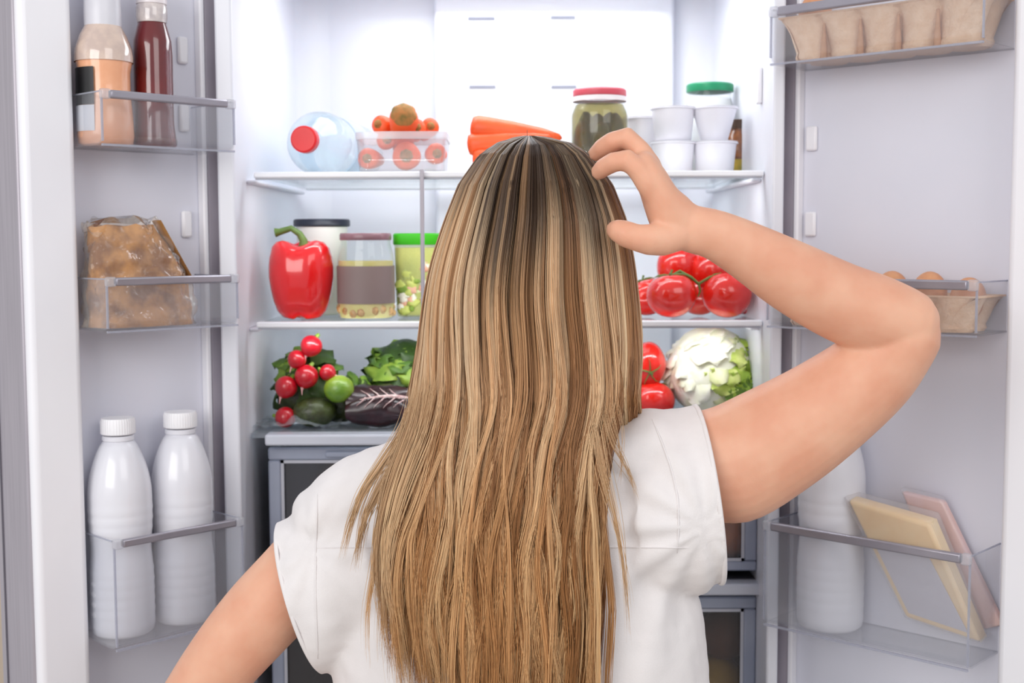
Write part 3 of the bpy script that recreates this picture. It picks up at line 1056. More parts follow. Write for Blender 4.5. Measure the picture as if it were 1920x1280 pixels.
# tomatoes
def tomato_parts(t, R):
    def fn(d):
        a = math.atan2(d[1], d[0])
        top = max(0, d[2]) ** 6
        return (1 - .16 * top) * (1 + .018 * math.cos(5 * a) * (1 - abs(d[2])))
    part('flesh', MB().ell((0, 0, R * .88), (R, R, R * .90), 32, 20, fn=fn), mat('tomato_red', 'DB2317', .2, 'CC1610', 25, coat=.6), t, world=False, smooth=180)
    mb = MB()
    for k in range(5):
        a = 2 * math.pi * k / 5 + .3
        pts = [(0, 0, R * 1.60), (R * .22 * math.cos(a), R * .22 * math.sin(a), R * 1.66), (R * .5 * math.cos(a + .1), R * .5 * math.sin(a + .1), R * 1.62 + .001),
               (R * .68 * math.cos(a + .2), R * .68 * math.sin(a + .2), R * 1.58)]
        mb.tube(pts, [.0022, .0022, .0014, .0004], 6, flat=.5)
    c = part('calyx', mb, mat('tomato_green', '4F6A2A', .6, '5F6F35', 90), t, world=False, smooth=60)
    part('stalk', MB().tube([(0, 0, R * 1.60), (.001, 0, R * 1.72), (.004, .001, R * 1.86)], [.002, .0016, .0018], 8), MATS['tomato_green'], c, world=False)


GT = 'tomatoes piled on the middle shelf'
tp = None
TR = .0345
tl = [(1259, 1.742, 0, 'big front tomato nearest the hair on the middle shelf', TR, (-.15, .0, .4)),
      (1363, 1.742, 0, 'big front tomato at the right end of the middle shelf', TR, (-.3, .3, .5)),
      (1214, 1.795, 0, 'tomato half hidden behind the big front one nearest the hair', .030, (-.1, -.3, 0)),
      (1312, 1.800, 0, 'dark tomato seen low between the two big front tomatoes', .031, (-.4, 0, 0)),
      (1395, 1.815, 0, 'tomato hidden behind the rightmost big one on the middle shelf', .030, (.2, .2, 0))]
for k, (px, Y, dz, l, R, rt) in enumerate(tl):
    c = P(px, 590, Y)
    zc_ = z + R * .90
    if tp is None:
        tp = thing('tomato', l, 'tomato', (0, 0, 0), 0, GT); tomato_parts(tp, TR); o = tp
    else:
        o = dup(tp, (0, 0, 0), 0, l, GT, R / TR)
    M = Matrix.Translation((c[0], Y, zc_)) @ (Matrix.Rotation(rt[2], 4, 'Z') @ Matrix.Rotation(rt[0], 4, 'X') @ Matrix.Rotation(rt[1], 4, 'Y')) @ Matrix.Translation((0, 0, -R * .88))
    o.location = M.to_translation(); o.rotation_euler = M.to_euler()
for (px, py, Y, l, R, rt) in ((1272, 497, 1.800, 'upper left dark red tomato just under the wrist', .031, (-1.2, 0, 0)),
                             (1338, 506, 1.785, 'upper right dark red tomato under the forearm', .033, (-1.2, .2, .5))):
    c = P(px, py, Y)
    o = dup(tp, (0, 0, 0), 0, l, GT, R / TR)
    M = Matrix.Translation((c[0], Y, c[2] - .002)) @ Matrix.Rotation(rt[0], 4, 'X') @ Matrix.Rotation(rt[1], 4, 'Y') @ Matrix.Translation((0, 0, -R * .88))
    o.location = M.to_translation(); o.rotation_euler = M.to_euler()
mb = MB()
pts = [P(1252, 520, 1.745), P(1275, 508, 1.742), P(1296, 520, 1.74), P(1310, 532, 1.738), P(1330, 520, 1.742), P(1352, 512, 1.75)]
mb.tube(pts, [.0016, .002, .0022, .0022, .002, .0014], 8)
mb.tube([P(1310, 532, 1.738), P(1313, 545, 1.738), P(1309, 556, 1.74)], [.0018, .0015, .001], 8)
b0 = P(1300, 530, 1.74)
t = thing('tomato_vine', 'green vine stalk lying over the big front tomatoes', 'stalk', b0)
part('stalk', mb, MATS['tomato_green'], t, smooth=60)

# ------------------------------------------------------------------ lower shelf
z = ZB + .0015


def leaf_mesh(L, W, curl=.3, ruf=.15, nx=10, ny=7, thick=.0009, seed=0, cup=.3):
    """leaf lying in local x (length) and y (width), z up, with a cupped and ruffled edge and true thickness"""
    top = []
    for i in range(nx + 1):
        s = i / nx
        wd = W * math.sin(math.pi * min(1, .12 + s * .80)) ** .7
        for j in range(ny + 1):
            b = 2 * j / ny - 1
            x = L * s; y = wd * b
            zz = cup * W * (b * b) + curl * L * s * s + ruf * W * abs(b) ** 2 * math.sin(s * 15 + seed + (2 if b > 0 else 0)) + .12 * W * nz3(s * 3 + seed, b * 2, seed)
            zz -= .06 * W * math.exp(-(b / .15) ** 2)
            top.append((x, y, zz))
    bot = [(p[0], p[1], p[2] - thick) for p in top]
    n = len(top); f = []
    w_ = ny + 1
    for i in range(nx):
        for j in range(ny):
            a = i * w_ + j
            f.append((a, a + 1, a + w_ + 1, a + w_))
            f.append((n + a, n + a + w_, n + a + w_ + 1, n + a + 1))
    rim = [j for j in range(w_)] + [i * w_ + ny for i in range(1, nx + 1)] + [nx * w_ + j for j in range(ny - 1, -1, -1)] + [i * w_ for i in range(nx - 1, 0, -1)]
    for k in range(len(rim)):
        a, b = rim[k], rim[(k + 1) % len(rim)]
        f.append((a, n + a, n + b, b))
    return top + bot, f


def leaf_on(t, centre, d, L, W, m, up=(0, 0, 1), seed=0, curl=-.25, ruf=.15, off=0.0, name='leaf', cup=-.25):
    """a leaf hugging a ball: starts low on the ball and follows it upwards, facing direction d"""
    d = np.array(d, float); d /= np.linalg.norm(d)
    up = np.array(up, float); x = up - d * d.dot(up); x /= np.linalg.norm(x)
    y = np.cross(d, x)
    V, f = leaf_mesh(L, W, curl, ruf, seed=seed, cup=cup)
    o = np.array(centre, float) + d * off
    V = [o + x * (p[0] - L * .5) + y * p[1] + d * p[2] for p in V]
    return part(name, MB().add(V, f), m, t, world=False, smooth=80)


def head_of_leaves(t, R, mats, n, Rz=None, seed=0, heart=None, ruf=.2, lw=(1.2, .62), lo=.0):
    r2 = random.Random(seed)
    Rz = Rz or R
    part('heart', MB().ell((0, 0, Rz), (R * .90, R * .90, Rz * .93), 28, 18, fn=lambda d: 1 + .06 * nz3(d[0] + seed, d[1], d[2], 3)), heart or mats[0], t, world=False, smooth=180)
    for k in range(n):
        a = 2 * math.pi * (k * .618 % 1)
        el = lo + .95 * (k / n)
        d = (math.cos(a) * math.cos(el), math.sin(a) * math.cos(el), math.sin(el))
        leaf_on(t, (0, 0, Rz), d, R * lw[0] * r2.uniform(.85, 1.15), R * lw[1] * r2.uniform(.8, 1.2), mats[k % len(mats)], seed=seed + k * 1.7, curl=-.28 * r2.uniform(.7, 1.1), ruf=ruf, off=R * r2.uniform(.93, 1.03))


# radish bunch leaves
c = P(578, 790, 1.80)
GRL = [mat('leaf_dark', '3E5A1C', .5, '2E4414', 60, bump=.4), mat('leaf_mid', '5E7F2A', .5, '476A1E', 60, bump=.4), mat('leaf_pale', '87A63C', .5, '6A8E2E', 60, bump=.4)]  # leaf greens, mixed at random from leaf to leaf
t = thing('radish_leaves', 'bushy dark green radish leaves heaped behind the red radishes', 'leaves', (c[0], 1.80, z))
part('stems', MB().ell((0, 0, .045), (.034, .03, .045), 20, 12, fn=lambda d: 1 + .2 * nz3(*d, 3)), GRL[0], t, world=False, smooth=180)
r2 = random.Random(5)
for k in range(26):
    a = -math.pi / 2 + r2.uniform(-2.0, 2.0)
    el = r2.uniform(-.1, 1.2)
    d = (math.cos(a) * math.cos(el), math.sin(a) * math.cos(el) * .7, math.sin(el))
    leaf_on(t, (r2.uniform(-.010, .012), 0, .058 + r2.uniform(-.02, .012)), d, r2.uniform(.045, .065), r2.uniform(.014, .022), GRL[r2.choice([0, 0, 1, 1, 2])], seed=k, curl=-.2, ruf=.25,
            off=r2.uniform(.030, .044))
# cucumbers / avocado under them
AV = mat('avocado_skin', '2B3014', .45, '3E4A1A', 70, bump=.6, bscale=150, coat=.2)


def av(label, px, py, Y, r, rt=0.0, m=None, name='avocado', cat='avocado'):
    c = P(px, py, Y)
    o = tag(part(name, MB().ell((0, 0, 0), r, 28, 18, fn=lambda d: 1 + .05 * d[0] + .02 * nz3(*d, 4)), m or AV, None, world=False, smooth=180), label, cat)
    o.location = (float(c[0]), float(c[1]), max(float(c[2]), z + r[2]))
    o.rotation_euler = (0, 0, rt)
    return o


av('dark green avocado low beside the bottommost radish', 588, 772, 1.74, (.030, .024, .0205), .1)
av('dark avocado in shadow behind the yellow green lime', 634, 752, 1.785, (.034, .028, .030), -.2)
av('dark avocado in shadow behind the leftmost radish', 556, 748, 1.79, (.028, .028, .034), .5)
LIMEM = mat('lime_skin', '9AAE38', .35, '5E8424', 14, bump=.3, bscale=250, coat=.3)
o = av('round yellow green lime in front of the dark avocados', 634, 729, 1.735, (.0205, .019, .019), 0, LIMEM, 'lime', 'lime')
for k in range(7):
    pass
t2 = thing('green_bunch', 'small dark green leafy sprigs lying between lime and green lettuce', 'leaves', P(668, 735, 1.80))
for k in range(10):
    a = -math.pi / 2 + r2.uniform(-1.6, 1.6); el = r2.uniform(-.3, 1.1)
    d = (math.cos(a) * math.cos(el), math.sin(a) * math.cos(el), math.sin(el))
    leaf_on(t2, (r2.uniform(-.018, .012), 0, r2.uniform(-.01, .012)), d, r2.uniform(.03, .045), r2.uniform(.009, .014), GRL[r2.choice([0, 1, 1, 2])], seed=k + 40, curl=-.2, ruf=.2, off=r2.uniform(.012, .022))
part('stems', MB().ell((0, 0, -.018), (.024, .020, .024), 16, 10), GRL[0], t2, world=False, smooth=180)

# radishes
RD = mat('radish_red', 'C41226', .3, 'AE0C1E', 20, coat=.4)


def radish(t, R=.015):
    part('root', MB().ell((0, 0, 0), (R, R, R * .95), 22, 14, fn=lambda d: 1 + .12 * max(0, -d[2]) ** 6), RD, t, world=False, smooth=180)
    part('root_tip', MB().tube([(0, 0, -R * .98), (.001, 0, -R * 1.25), (.003, .001, -R * 1.6)], [R * .16, R * .07, R * .02], 8), mat('radish_tip', 'E8C9C4', .5, 'D98A8E', 40), t, world=False)
    part('leaf_stalk', MB().tube([(0, 0, R * .9), (.001, .001, R * 1.25)], [R * .22, R * .16], 8), GRL[2], t, world=False)


GR = 'red radishes heaped on the lower shelf'
rl = [(584, 648, .0150, 'topmost radish of the heap on the lower shelf', (-.2, .5, 0)), (557, 673, .0130, 'radish just below left of the topmost radish', (-.3, .6, 0)),
      (575, 705, .0165, 'large radish in the middle of the heap', (-.3, .35, 0)), (614, 698, .0115, 'smallest radish touching the lime', (-.2, -1.2, 0)),
      (537, 725, .0155, 'radish at the left edge of the heap against the fridge wall', (-.3, .5, 0)), (535, 789, .0145, 'bottommost radish standing alone on the lower shelf', (-.2, -1.5, 0))]
rpz = None
for px, py, R, l, rt in rl:
    c = P(px, py, 1.735)
    if rpz is None:
        rpz = thing('radish', l, 'radish', c, 0, GR, rt); radish(rpz, .015)
    else:
        o = dup(rpz, (c[0], c[1], max(c[2], z + R * .97)), 0, l, GR, R / .015, rt)

# clear produce bag c = P(620, 800, 1.76)
t = thing('produce_bag', 'thin clear plastic bag lying under the avocados and radishes', 'bag', (c[0], 1.77, z))
mb = MB()
nx, ny = 40, 16
V = []; f = []
for i in range(nx + 1):
    for j in range(ny + 1):
        x = -.070 + .145 * i / nx; y = -.062 + .11 * j / ny
        hh = .003 + .010 * abs(nz3(x, y, 0, 45)) + (.016 * math.exp(-((x - .022) / .018) ** 2) * math.exp(-((y + .03) / .03) ** 2))
        V.append((x, y, hh))
for i in range(nx):
    for j in range(ny):
        a = i * (ny + 1) + j
        f.append((a, a + 1, a + ny + 2, a + ny + 1))
part('film', MB().add(V, f), clear('bag_film', (.86, .9, .93), .18, (.75, .82, .88), .1, bump=.8, bscale=60, fres=1.5), t, world=False, smooth=30)

# green lettuce
c = P(762, 740, 1.84)
t = thing('green_lettuce', 'round dark green leafy lettuce behind the purple radicchio', 'lettuce', (c[0], 1.84, z))
head_of_leaves(t, .058, [mat('lett_dark', '2F4A14', .5, '243A10', 40, bump=.5), mat('lett_mid', '55782A', .5, '3E5E1C', 40, bump=.5), mat('lett_pale', '8AA23E', .5, '6C8C30', 40, bump=.5)], 26,  # three greens taken in turn from leaf to leaf
               Rz=.058, seed=3, ruf=.3, lw=(1.0, .5))

# radicchio
RCD = mat('radicchio_purple', '33101A', .35, '220A12', 60, bump=.4, coat=.35)
RCV = mat('radicchio_vein', 'E6CFCB', .5, 'B98E8E', 150)
c = P(722, 795, 1.755)


def radicchio(label, px, Y, rz, grp):
    c = P(px, 795, Y)
    t = thing('radicchio', label, 'radicchio', (c[0], Y, z), rz, grp)
    def fn(d):
        return 1 + .05 * nz3(d[0] * 1.0, d[1], d[2], 3)
    part('heart', MB().ell((0, 0, .0275), (.047, .034, .0270), 32, 18, fn=fn), RCD, t, world=False, smooth=180)
    for k, (dx, el, W) in enumerate(((0, .25, .026), (-.004, 1.0, .026), (.006, 1.55, .024), (0, -.25, .022))):
        d = (0, -math.cos(el), math.sin(el))
        o = leaf_on(t, (dx, 0, .0275), d, .088, W, RCD, up=(1, 0, 0), seed=k * 2, curl=.0, ruf=.10, off=.0275 + .002 * k if el < 1.2 else .024, cup=-.45)
    # ribs: a main white vein with forked side veins
    def S(x, el, o=.0):
        # point on the outer ellipsoid
        k = math.sqrt(max(0, 1 - (x / .050) ** 2))
        return (x, -(.0375 + o) * math.cos(el) * k, .0275 + (.0310 + o) * math.sin(el) * k)
    main = [S(x, .55 + .10 * math.sin(x * 40)) for x in np.linspace(-.024, .044, 12)]
    v = part('main_vein', MB().tube(main, [.0006 + .0026 * (i / 11) for i in range(12)], 8, flat=.6), RCV, t, world=False, smooth=60)
    for k in range(9):
        x0 = -.016 + k * .0065
        s_ = 1 if k % 2 else -1
        pts = [S(x0 + .0, .55), S(x0 - .005, .55 + s_ * .18), S(x0 - .011, .55 + s_ * .34), S(x0 - .015, .55 + s_ * .5)]
        part('side_vein', MB().tube(pts, [.0012, .0008, .0005, .0002], 6), RCV, v, world=False, smooth=60)
    return t


radicchio('dark purple radicchio head with a white vein, left end showing beside the hair', 713, 1.750, 0, 'radicchio heads on the lower shelf')

# right half: tomatoes and pale lettuce
o = dup(tp, (0, 0, 0), 0, 'oval red tomato between hair and pale lettuce on the lower shelf', 'tomatoes on the lower shelf', .92)
cc = P(1215, 682, 1.79)
M = Matrix.Translation((cc[0], 1.79, cc[2])) @ Matrix.Rotation(1.9, 4, 'X') @ Matrix.Translation((0, 0, -TR * .88 * .92))
o.location = M.to_translation(); o.rotation_euler = M.to_euler(); o.scale = (.72, .95, 1.0)
o = dup(tp, (0, 0, 0), 0, 'dark red tomato lowest between shoulder and pale lettuce', 'tomatoes on the lower shelf', .85)
cc = P(1222, 752, 1.77)
o.location = (cc[0], 1.77, z + .008); o.rotation_euler = (-.5, .2, 0)
av('dark beetroot in shadow under the oval red tomato', 1215, 780, 1.81, (.030, .025, .022), .1, mat('beet_skin', '3A1018', .5, '2A0C12', 60), 'beetroot', 'beetroot')

c = P(1330, 760, 1.80)
t = thing('pale_lettuce', 'large pale lettuce head with white ribs and lime green frilled edge', 'lettuce', (c[0], 1.80, z))
PL = [mat('pale_leaf_white', 'F4F2E4', .5, 'E9EACC', 60, bump=.5, bscale=50), mat('pale_leaf_cream', 'EBEBC4', .5, 'D9DFA0', 60, bump=.5, bscale=50),
      mat('pale_leaf_green', 'D2DC84', .5, 'B0C650', 60, bump=.5, bscale=50), mat('pale_leaf_lime', 'A8C248', .5, '86A634', 50, bump=.5, bscale=50)]
Rl, Rlz = .064, .068
part('heart', MB().ell((0, 0, Rlz), (Rl * .92, Rl * .92, Rlz * .95), 32, 20, fn=lambda d: 1 + .05 * nz3(*d, 3)), PL[0], t, world=False, smooth=180)
r3 = random.Random(11)
for k in range(64):
    a = -math.pi / 2 + (k / 63 - .5) * 5.2 + r3.uniform(-.2, .2)
    el = r3.uniform(-.35, 1.25)
    d = np.array((math.cos(a) * math.cos(el), math.sin(a) * math.cos(el), math.sin(el)))
    g = d[0] * 1.25 - d[2] * .25 + r3.uniform(-.2, .2)
    m = PL[0] if g < -.15 else PL[1] if g < .2 else PL[2] if g < .5 else PL[3]  # greener right is leaf colour; whitest left leaves also paint in blown-out light
    rf = .14 if g < .1 else .36
    leaf_on(t, (0, 0, Rlz), d, r3.uniform(.045, .070), r3.uniform(.016, .026), m, up=(-.5, 0, 1), seed=k, curl=-.26, ruf=rf, off=Rl * r3.uniform(.90, 1.0), cup=-.28)
for k in range(8):
    leaf_on(t, (.012, 0, .05), (.3 + .1 * k, -1, -.2 + .05 * k), .030, .016, PL[3] if k % 2 else mat('pale_leaf_dark', '6E8E2E', .5, '5A7A26', 50), seed=k + 70, curl=.2, ruf=.5, off=.060, up=(.6, 0, .3))

# ------------------------------------------------------------------ things in the drawers
t = tag(part('orange', MB().ell((0, 0, .036), (.038, .038, .036), 24, 16), mat('dark_orange', 'D27A26', .5, 'B8651C', 60, bump=.3, bscale=300), None, world=False, smooth=180),
        'orange fruit seen through the upper drawer window below the upper arm', 'orange')
c = P(1362, 1000, 1.745); t.location = (float(c[0]), 1.748, dz0 + .0045)
for k, (px, l) in enumerate(((700, 'orange fruit in the upper drawer hidden by the left shoulder'),)):
    o = t.copy(); COL.objects.link(o); o['label'] = l; o.location = (float(P(px, 1000, 1.76)[0]), 1.76, dz0 + .0045)
t = tag(part('onion', MB().ell((0, 0, .034), (.036, .036, .034), 24, 16, fn=lambda d: 1 + .18 * max(0, d[2]) ** 10), mat('onion_skin', '7A5238', .4, '63402C', 30), None, world=False, smooth=180),
        'brown onion at the front of the lower drawer, right of the blouse', 'onion')
px_ = float(P(1358, 1200, 1.76)[0])
zl = ez0 + .0045


def potato(label, x, y, zz, s, nm='potato', m=None):
    o = tag(part(nm, MB().ell((0, 0, 0), s, 24, 16, fn=lambda d: 1 + .08 * nz3(d[0] + x * 9, d[1], d[2], 2)), m or mat('potato_skin', '8A6A4A', .7, '6E5238', 40, bump=.3), None, world=False, smooth=180), label, nm)
    o.location = (x, y, zz)
    return o


YLM = mat('yellow_skin', 'C9A83E', .5, 'B8962E', 30)
potato('yellow melon in the lower drawer, right of the blouse hem', px_ - .01, 1.765, zl + .058, (.050, .045, .057), 'melon', YLM)
t.location = (px_, 1.765, zl + .112)
potato('brown potato lying deep in the lower drawer', px_ - .12, 1.80, zl + .030, (.040, .034, .029))

# ------------------------------------------------------------------ the person
feet = P(985, 900, 1.34)
person = thing('person', 'person with long blonde hair and white blouse, seen from behind, right hand scratching their head', 'person', (float(feet[0]), 1.34, 0.0))
PM = base_of(person).inverted()


def n2(v):
    v = np.array(v, float)
    return v / (np.linalg.norm(v) + 1e-12)


YAX = np.array([0, 1.0, 0])


def eloft(mb, secs, n=28, sub=5, caps=True, e=1.0):
    """secs: (px,py,Y, halfwidth_px, depth_half_m[, direction px vector of the cross axis]). Smoothly interpolated elliptical loft."""
    C = [P(s[0], s[1], s[2]) for s in secs]
    k = len(secs)
    ax = []
    for i, s in enumerate(secs):
        if len(s) > 5 and s[5] is not None:
            d = np.array([s[5][0], 0, -s[5][1]], float)
            ax.append(n2(d))
        else:
            t = n2(C[min(i + 1, k - 1)] - C[max(i - 1, 0)])
            a = np.cross(t, YAX)
            ax.append(n2(a))
    A = [s[3] * s[2] / F for s in secs]
    B = [s[4] for s in secs]
    for i in range(1, k):
        if ax[i].dot(ax[i - 1]) < 0:
            ax[i] = -ax[i]

    def cr(L, i, t):
        p0, p1, p2, p3 = (np.asarray(L[min(max(i + o, 0), k - 1)], float) for o in (-1, 0, 1, 2))
        return 0.5 * (2 * p1 + (p2 - p0) * t + (2 * p0 - 5 * p1 + 4 * p2 - p3) * t * t + (3 * p1 - p0 - 3 * p2 + p3) * t ** 3)
    R = []
    dens = [(i, j / sub) for i in range(k - 1) for j in range(sub)] + [(k - 2, 1.0)]
    for i, t in dens:
        c = cr(C, i, t); a = n2(cr(ax, i, t)); aa = float(cr(A, i, t)); bb = float(cr(B, i, t))
        tt = n2(cr(C, i, min(1, t + .05)) - cr(C, i, max(0, t - .05)))
        b = n2(np.cross(tt, a))
        R.append((c, a, b, aa, bb, tt))

    def ring(c, a, b, aa, bb):
        o = []
        for q in range(n):
            th = 2 * math.pi * q / n
            o.append(c + a * aa * math.copysign(abs(math.cos(th)) ** e, math.cos(th)) + b * bb * math.copysign(abs(math.sin(th)) ** e, math.sin(th)))
        return o
    out = [ring(*r[:5]) for r in R]
    if caps:
        c, a, b, aa, bb, tt = R[0]
        m = min(aa, bb)
        pre = [ring(c - tt * m * math.sin(q), a, b, aa * math.cos(q), bb * math.cos(q)) for q in (1.45, 1.15, .8, .4)]
        c, a, b, aa, bb, tt = R[-1]
        m = min(aa, bb)
        post = [ring(c + tt * m * math.sin(q), a, b, aa * math.cos(q), bb * math.cos(q)) for q in (.4, .8, 1.15, 1.45)]
        out = pre + out + post
    mb.rings(out)
    return mb


def remesh(mb, name, vox, smooth_it=4, fac=.5):
    me = mb.mesh(name + '_tmp')
    bm = bmesh.new(); bm.from_mesh(me)
    bmesh.ops.recalc_face_normals(bm, faces=bm.faces)
    bm.to_mesh(me); bm.free()
    o = bpy.data.objects.new(name + '_tmp', me); COL.objects.link(o)
    r = o.modifiers.new('r', 'REMESH'); r.mode = 'VOXEL'; r.voxel_size = vox; r.use_smooth_shade = True
    s = o.modifiers.new('s', 'SMOOTH'); s.factor = fac; s.iterations = smooth_it
    dg = bpy.context.evaluated_depsgraph_get()
    nm = bpy.data.meshes.new_from_object(o.evaluated_get(dg))
    bpy.data.objects.remove(o)
    return nm


SKIN = mat('skin', 'E8B396', .5, 'E0A386', 22, sss=.22, spec=.35, bump=.06, bscale=500)
b = MB()
# head, jaw and neck (seen only from other sides)
hc = P(1003, 440, 1.345)
b.ell(hc, (.072, .092, .100), 28, 18)
b.ell(hc + (0, .030, -.050), (.056, .062, .066), 24, 14)
b.ell(hc + (0, .062, -.092), (.026, .024, .022), 18, 10)                # chin
b.tube([hc + (0, .088, -.005), hc + (0, .098, -.028), hc + (0, .107, -.044)], [.007, .009, .011], 12)      # nose
b.ell(hc + (.010, .098, -.046), (.007, .008, .006), 10, 8); b.ell(hc + (-.010, .098, -.046), (.007, .008, .006), 10, 8)
b.ell(hc + (0, .088, -.066), (.021, .010, .0055), 16, 8)                # lips
b.ell(hc + (0, .087, -.075), (.018, .010, .0060), 16, 8)
b.ell(hc + (.032, .080, .020), (.022, .008, .005), 14, 8); b.ell(hc + (-.032, .080, .020), (.022, .008, .005), 14, 8)   # brows
for sx in (1, -1):
    b.ell(hc + (.074 * sx, .005, -.012), (.007, .017, .028), 16, 12)     # ears
eloft(b, [(1000, 560, 1.345, 88, .055), (992, 690, 1.335, 86, .052), (985, 790, 1.325, 100, .055), (980, 850, 1.325, 150, .06)])
# trunk
eloft(b, [(980, 840, 1.33, 170, .062, (1, 0)), (975, 900, 1.335, 270, .078, (1, 0)), (972, 1000, 1.345, 305, .088, (1, 0)), (975, 1130, 1.350, 300, .094, (1, 0)),
          (980, 1280, 1.352, 265, .090, (1, 0)), (982, 1400, 1.352, 250, .088, (1, 0)), (984, 1520, 1.35, 290, .100, (1, 0)), (984, 1620, 1.35, 300, .105, (1, 0))], n=40, e=.9)
# shoulders
eloft(b, [(900, 850, 1.33, 60, .05), (740, 905, 1.335, 74, .052), (625, 975, 1.335, 80, .050)])
eloft(b, [(1060, 845, 1.33, 62, .05), (1200, 866, 1.33, 66, .052), (1310, 862, 1.325, 92, .054)])
# left arm, hand on hip
eloft(b, [(640, 985, 1.335, 76, .048), (565, 1075, 1.335, 80, .047), (480, 1165, 1.335, 78, .044), (400, 1262, 1.338, 70, .041), (325, 1370, 1.345, 60, .038), (300, 1420, 1.350, 58, .037)])
eloft(b, [(300, 1420, 1.350, 58, .036), (390, 1455, 1.345, 60, .035), (520, 1490, 1.335, 48, .029), (620, 1515, 1.330, 36, .021)])
eloft(b, [(615, 1514, 1.330, 36, .020), (650, 1522, 1.325, 44, .017), (690, 1530, 1.322, 48, .013)])
for k, (dy, L) in enumerate(((-30, 88), (-8, 100), (14, 92), (34, 72))):
    b.tube([P(690, 1530 + dy, 1.322), P(690 + L * .5, 1530 + dy * 1.25, 1.30), P(690 + L * .8, 1532 + dy * 1.3, 1.285), P(690 + L, 1534 + dy * 1.3, 1.275)], [.0092, .0088, .008, .0062], 12)
b.tube([P(650, 1500, 1.325), P(675, 1460, 1.33), P(700, 1440, 1.35), P(712, 1430, 1.375)], [.013, .0115, .0100, .007], 12)
# right upper arm
eloft(b, [(1290, 872, 1.325, 98, .052), (1370, 870, 1.322, 114, .053), (1460, 822, 1.315, 108, .051), (1555, 760, 1.31, 96, .047), (1640, 692, 1.305, 84, .043), (1688, 632, 1.300, 75, .040)])
# forearm
eloft(b, [(1690, 606, 1.298, 70, .038), (1640, 590, 1.292, 76, .038), (1570, 563, 1.285, 74, .037), (1480, 516, 1.272, 67, .033), (1400, 470, 1.262, 55, .027), (1340, 440, 1.253, 47, .0215), (1300, 430, 1.248, 45, .019)])
# palm (edge on), index side towards the viewer
eloft(b, [(1312, 432, 1.250, 46, .0185, (-.10, -1)), (1285, 424, 1.249, 45, .019, (.35, -.93)), (1258, 404, 1.249, 46, .024, (.62, -.78)), (1239, 374, 1.251, 36, .030, (.80, -.55)),
          (1224, 342, 1.255, 31, .035, (.80, -.55)), (1208, 314, 1.258, 27, .034, (.82, -.55))], sub=6)
fr = lambda *a: [P(*q) for q in a]
SC = 1.25 / F
b.tube(fr((1228, 366, 1.236), (1214, 344, 1.230), (1196, 318, 1.228), (1176, 300, 1.228), (1150, 304, 1.234), (1132, 314, 1.242), (1117, 327, 1.252)),
       [22 * SC, 22 * SC, 20 * SC, 21 * SC, 19 * SC, 18 * SC, 14 * SC], 16)
b.tube(fr((1232, 340, 1.258), (1218, 310, 1.258), (1200, 282, 1.258), (1174, 257, 1.258), (1148, 266, 1.264), (1130, 277, 1.272), (1112, 292, 1.284)),
       [20 * SC, 22 * SC, 20 * SC, 21 * SC, 19.5 * SC, 18.5 * SC, 14 * SC], 16)
b.tube(fr((1232, 345, 1.278), (1222, 314, 1.279), (1202, 284, 1.280), (1178, 264, 1.281), (1156, 270, 1.289), (1139, 280, 1.299), (1124, 294, 1.310)),
       [20 * SC, 20 * SC, 19 * SC, 19 * SC, 18 * SC, 17 * SC, 13 * SC], 14)
b.tube(fr((1236, 352, 1.295), (1226, 326, 1.297), (1210, 304, 1.299), (1190, 286, 1.301), (1170, 288, 1.309), (1155, 296, 1.317), (1144, 306, 1.326)),
       [18 * SC, 17 * SC, 16 * SC, 16 * SC, 15 * SC, 14 * SC, 11 * SC], 14)
# thumb with its mound
b.tube(fr((1272, 440, 1.243), (1242, 449, 1.236), (1215, 449, 1.230), (1192, 445, 1.228), (1172, 438, 1.229), (1156, 431, 1.233), (1144, 427, 1.240)),
       [30 * SC, 31 * SC, 29 * SC, 25 * SC, 25 * SC, 21 * SC, 13 * SC], 18)
bm_ = remesh(b, 'body', .0023, 7)
me = bm_
body = part('body', me, SKIN, person, smooth=180)

# hair elements for the face side
for sx in (1, -1):
    e_ = part('eye', MB().ell(hc + (.030 * sx, .078, .004), (.0125, .0125, .0105), 16, 12), mat('eye_white', 'EDEAE6', .2, coat=.5), person, smooth=180)
    part('iris', MB().ell(hc + (.030 * sx, .0893, .004), (.0055, .0022, .0055), 14, 8), mat('iris_blue', '4D6472', .2), e_, smooth=180)

# trousers and shoes (below the frame)
b = MB()
eloft(b, [(984, 1470, 1.35, 298, .112, (1, 0)), (984, 1560, 1.35, 318, .118, (1, 0)), (984, 1700, 1.35, 320, .118, (1, 0)), (984, 1780, 1.35, 312, .110, (1, 0))], n=36, e=.9)
hip = P(984, 1700, 1.35)
for sx in (1, -1):
    b.tube([hip + (.085 * sx, 0, .02), hip + (.09 * sx, 0, -.2), hip + (.085 * sx, .005, -.40), hip + (.085 * sx, 0, -.60), (hip[0] + .085 * sx, 1.352, .06)], [.088, .082, .060, .052, .046], 20)
tr_ = part('trousers', remesh(b, 'trousers', .008, 3), mat('jeans_denim', '45566E', .85, '3A4960', 60), person, smooth=180)
for sx in (1, -1):
    x = hip[0] + .085 * sx
    sh = MB().ell((x, 1.39, .038), (.042, .125, .036), 24, 12, fn=lambda d: 1 - .12 * max(0, -d[1]))
    for i in range(len(sh.v)):
        sh.v[i] = (sh.v[i][0], sh.v[i][1], max(sh.v[i][2], .004))
    part('shoe', sh, mat('shoe_white', 'E4E0DC', .5), person, smooth=180)

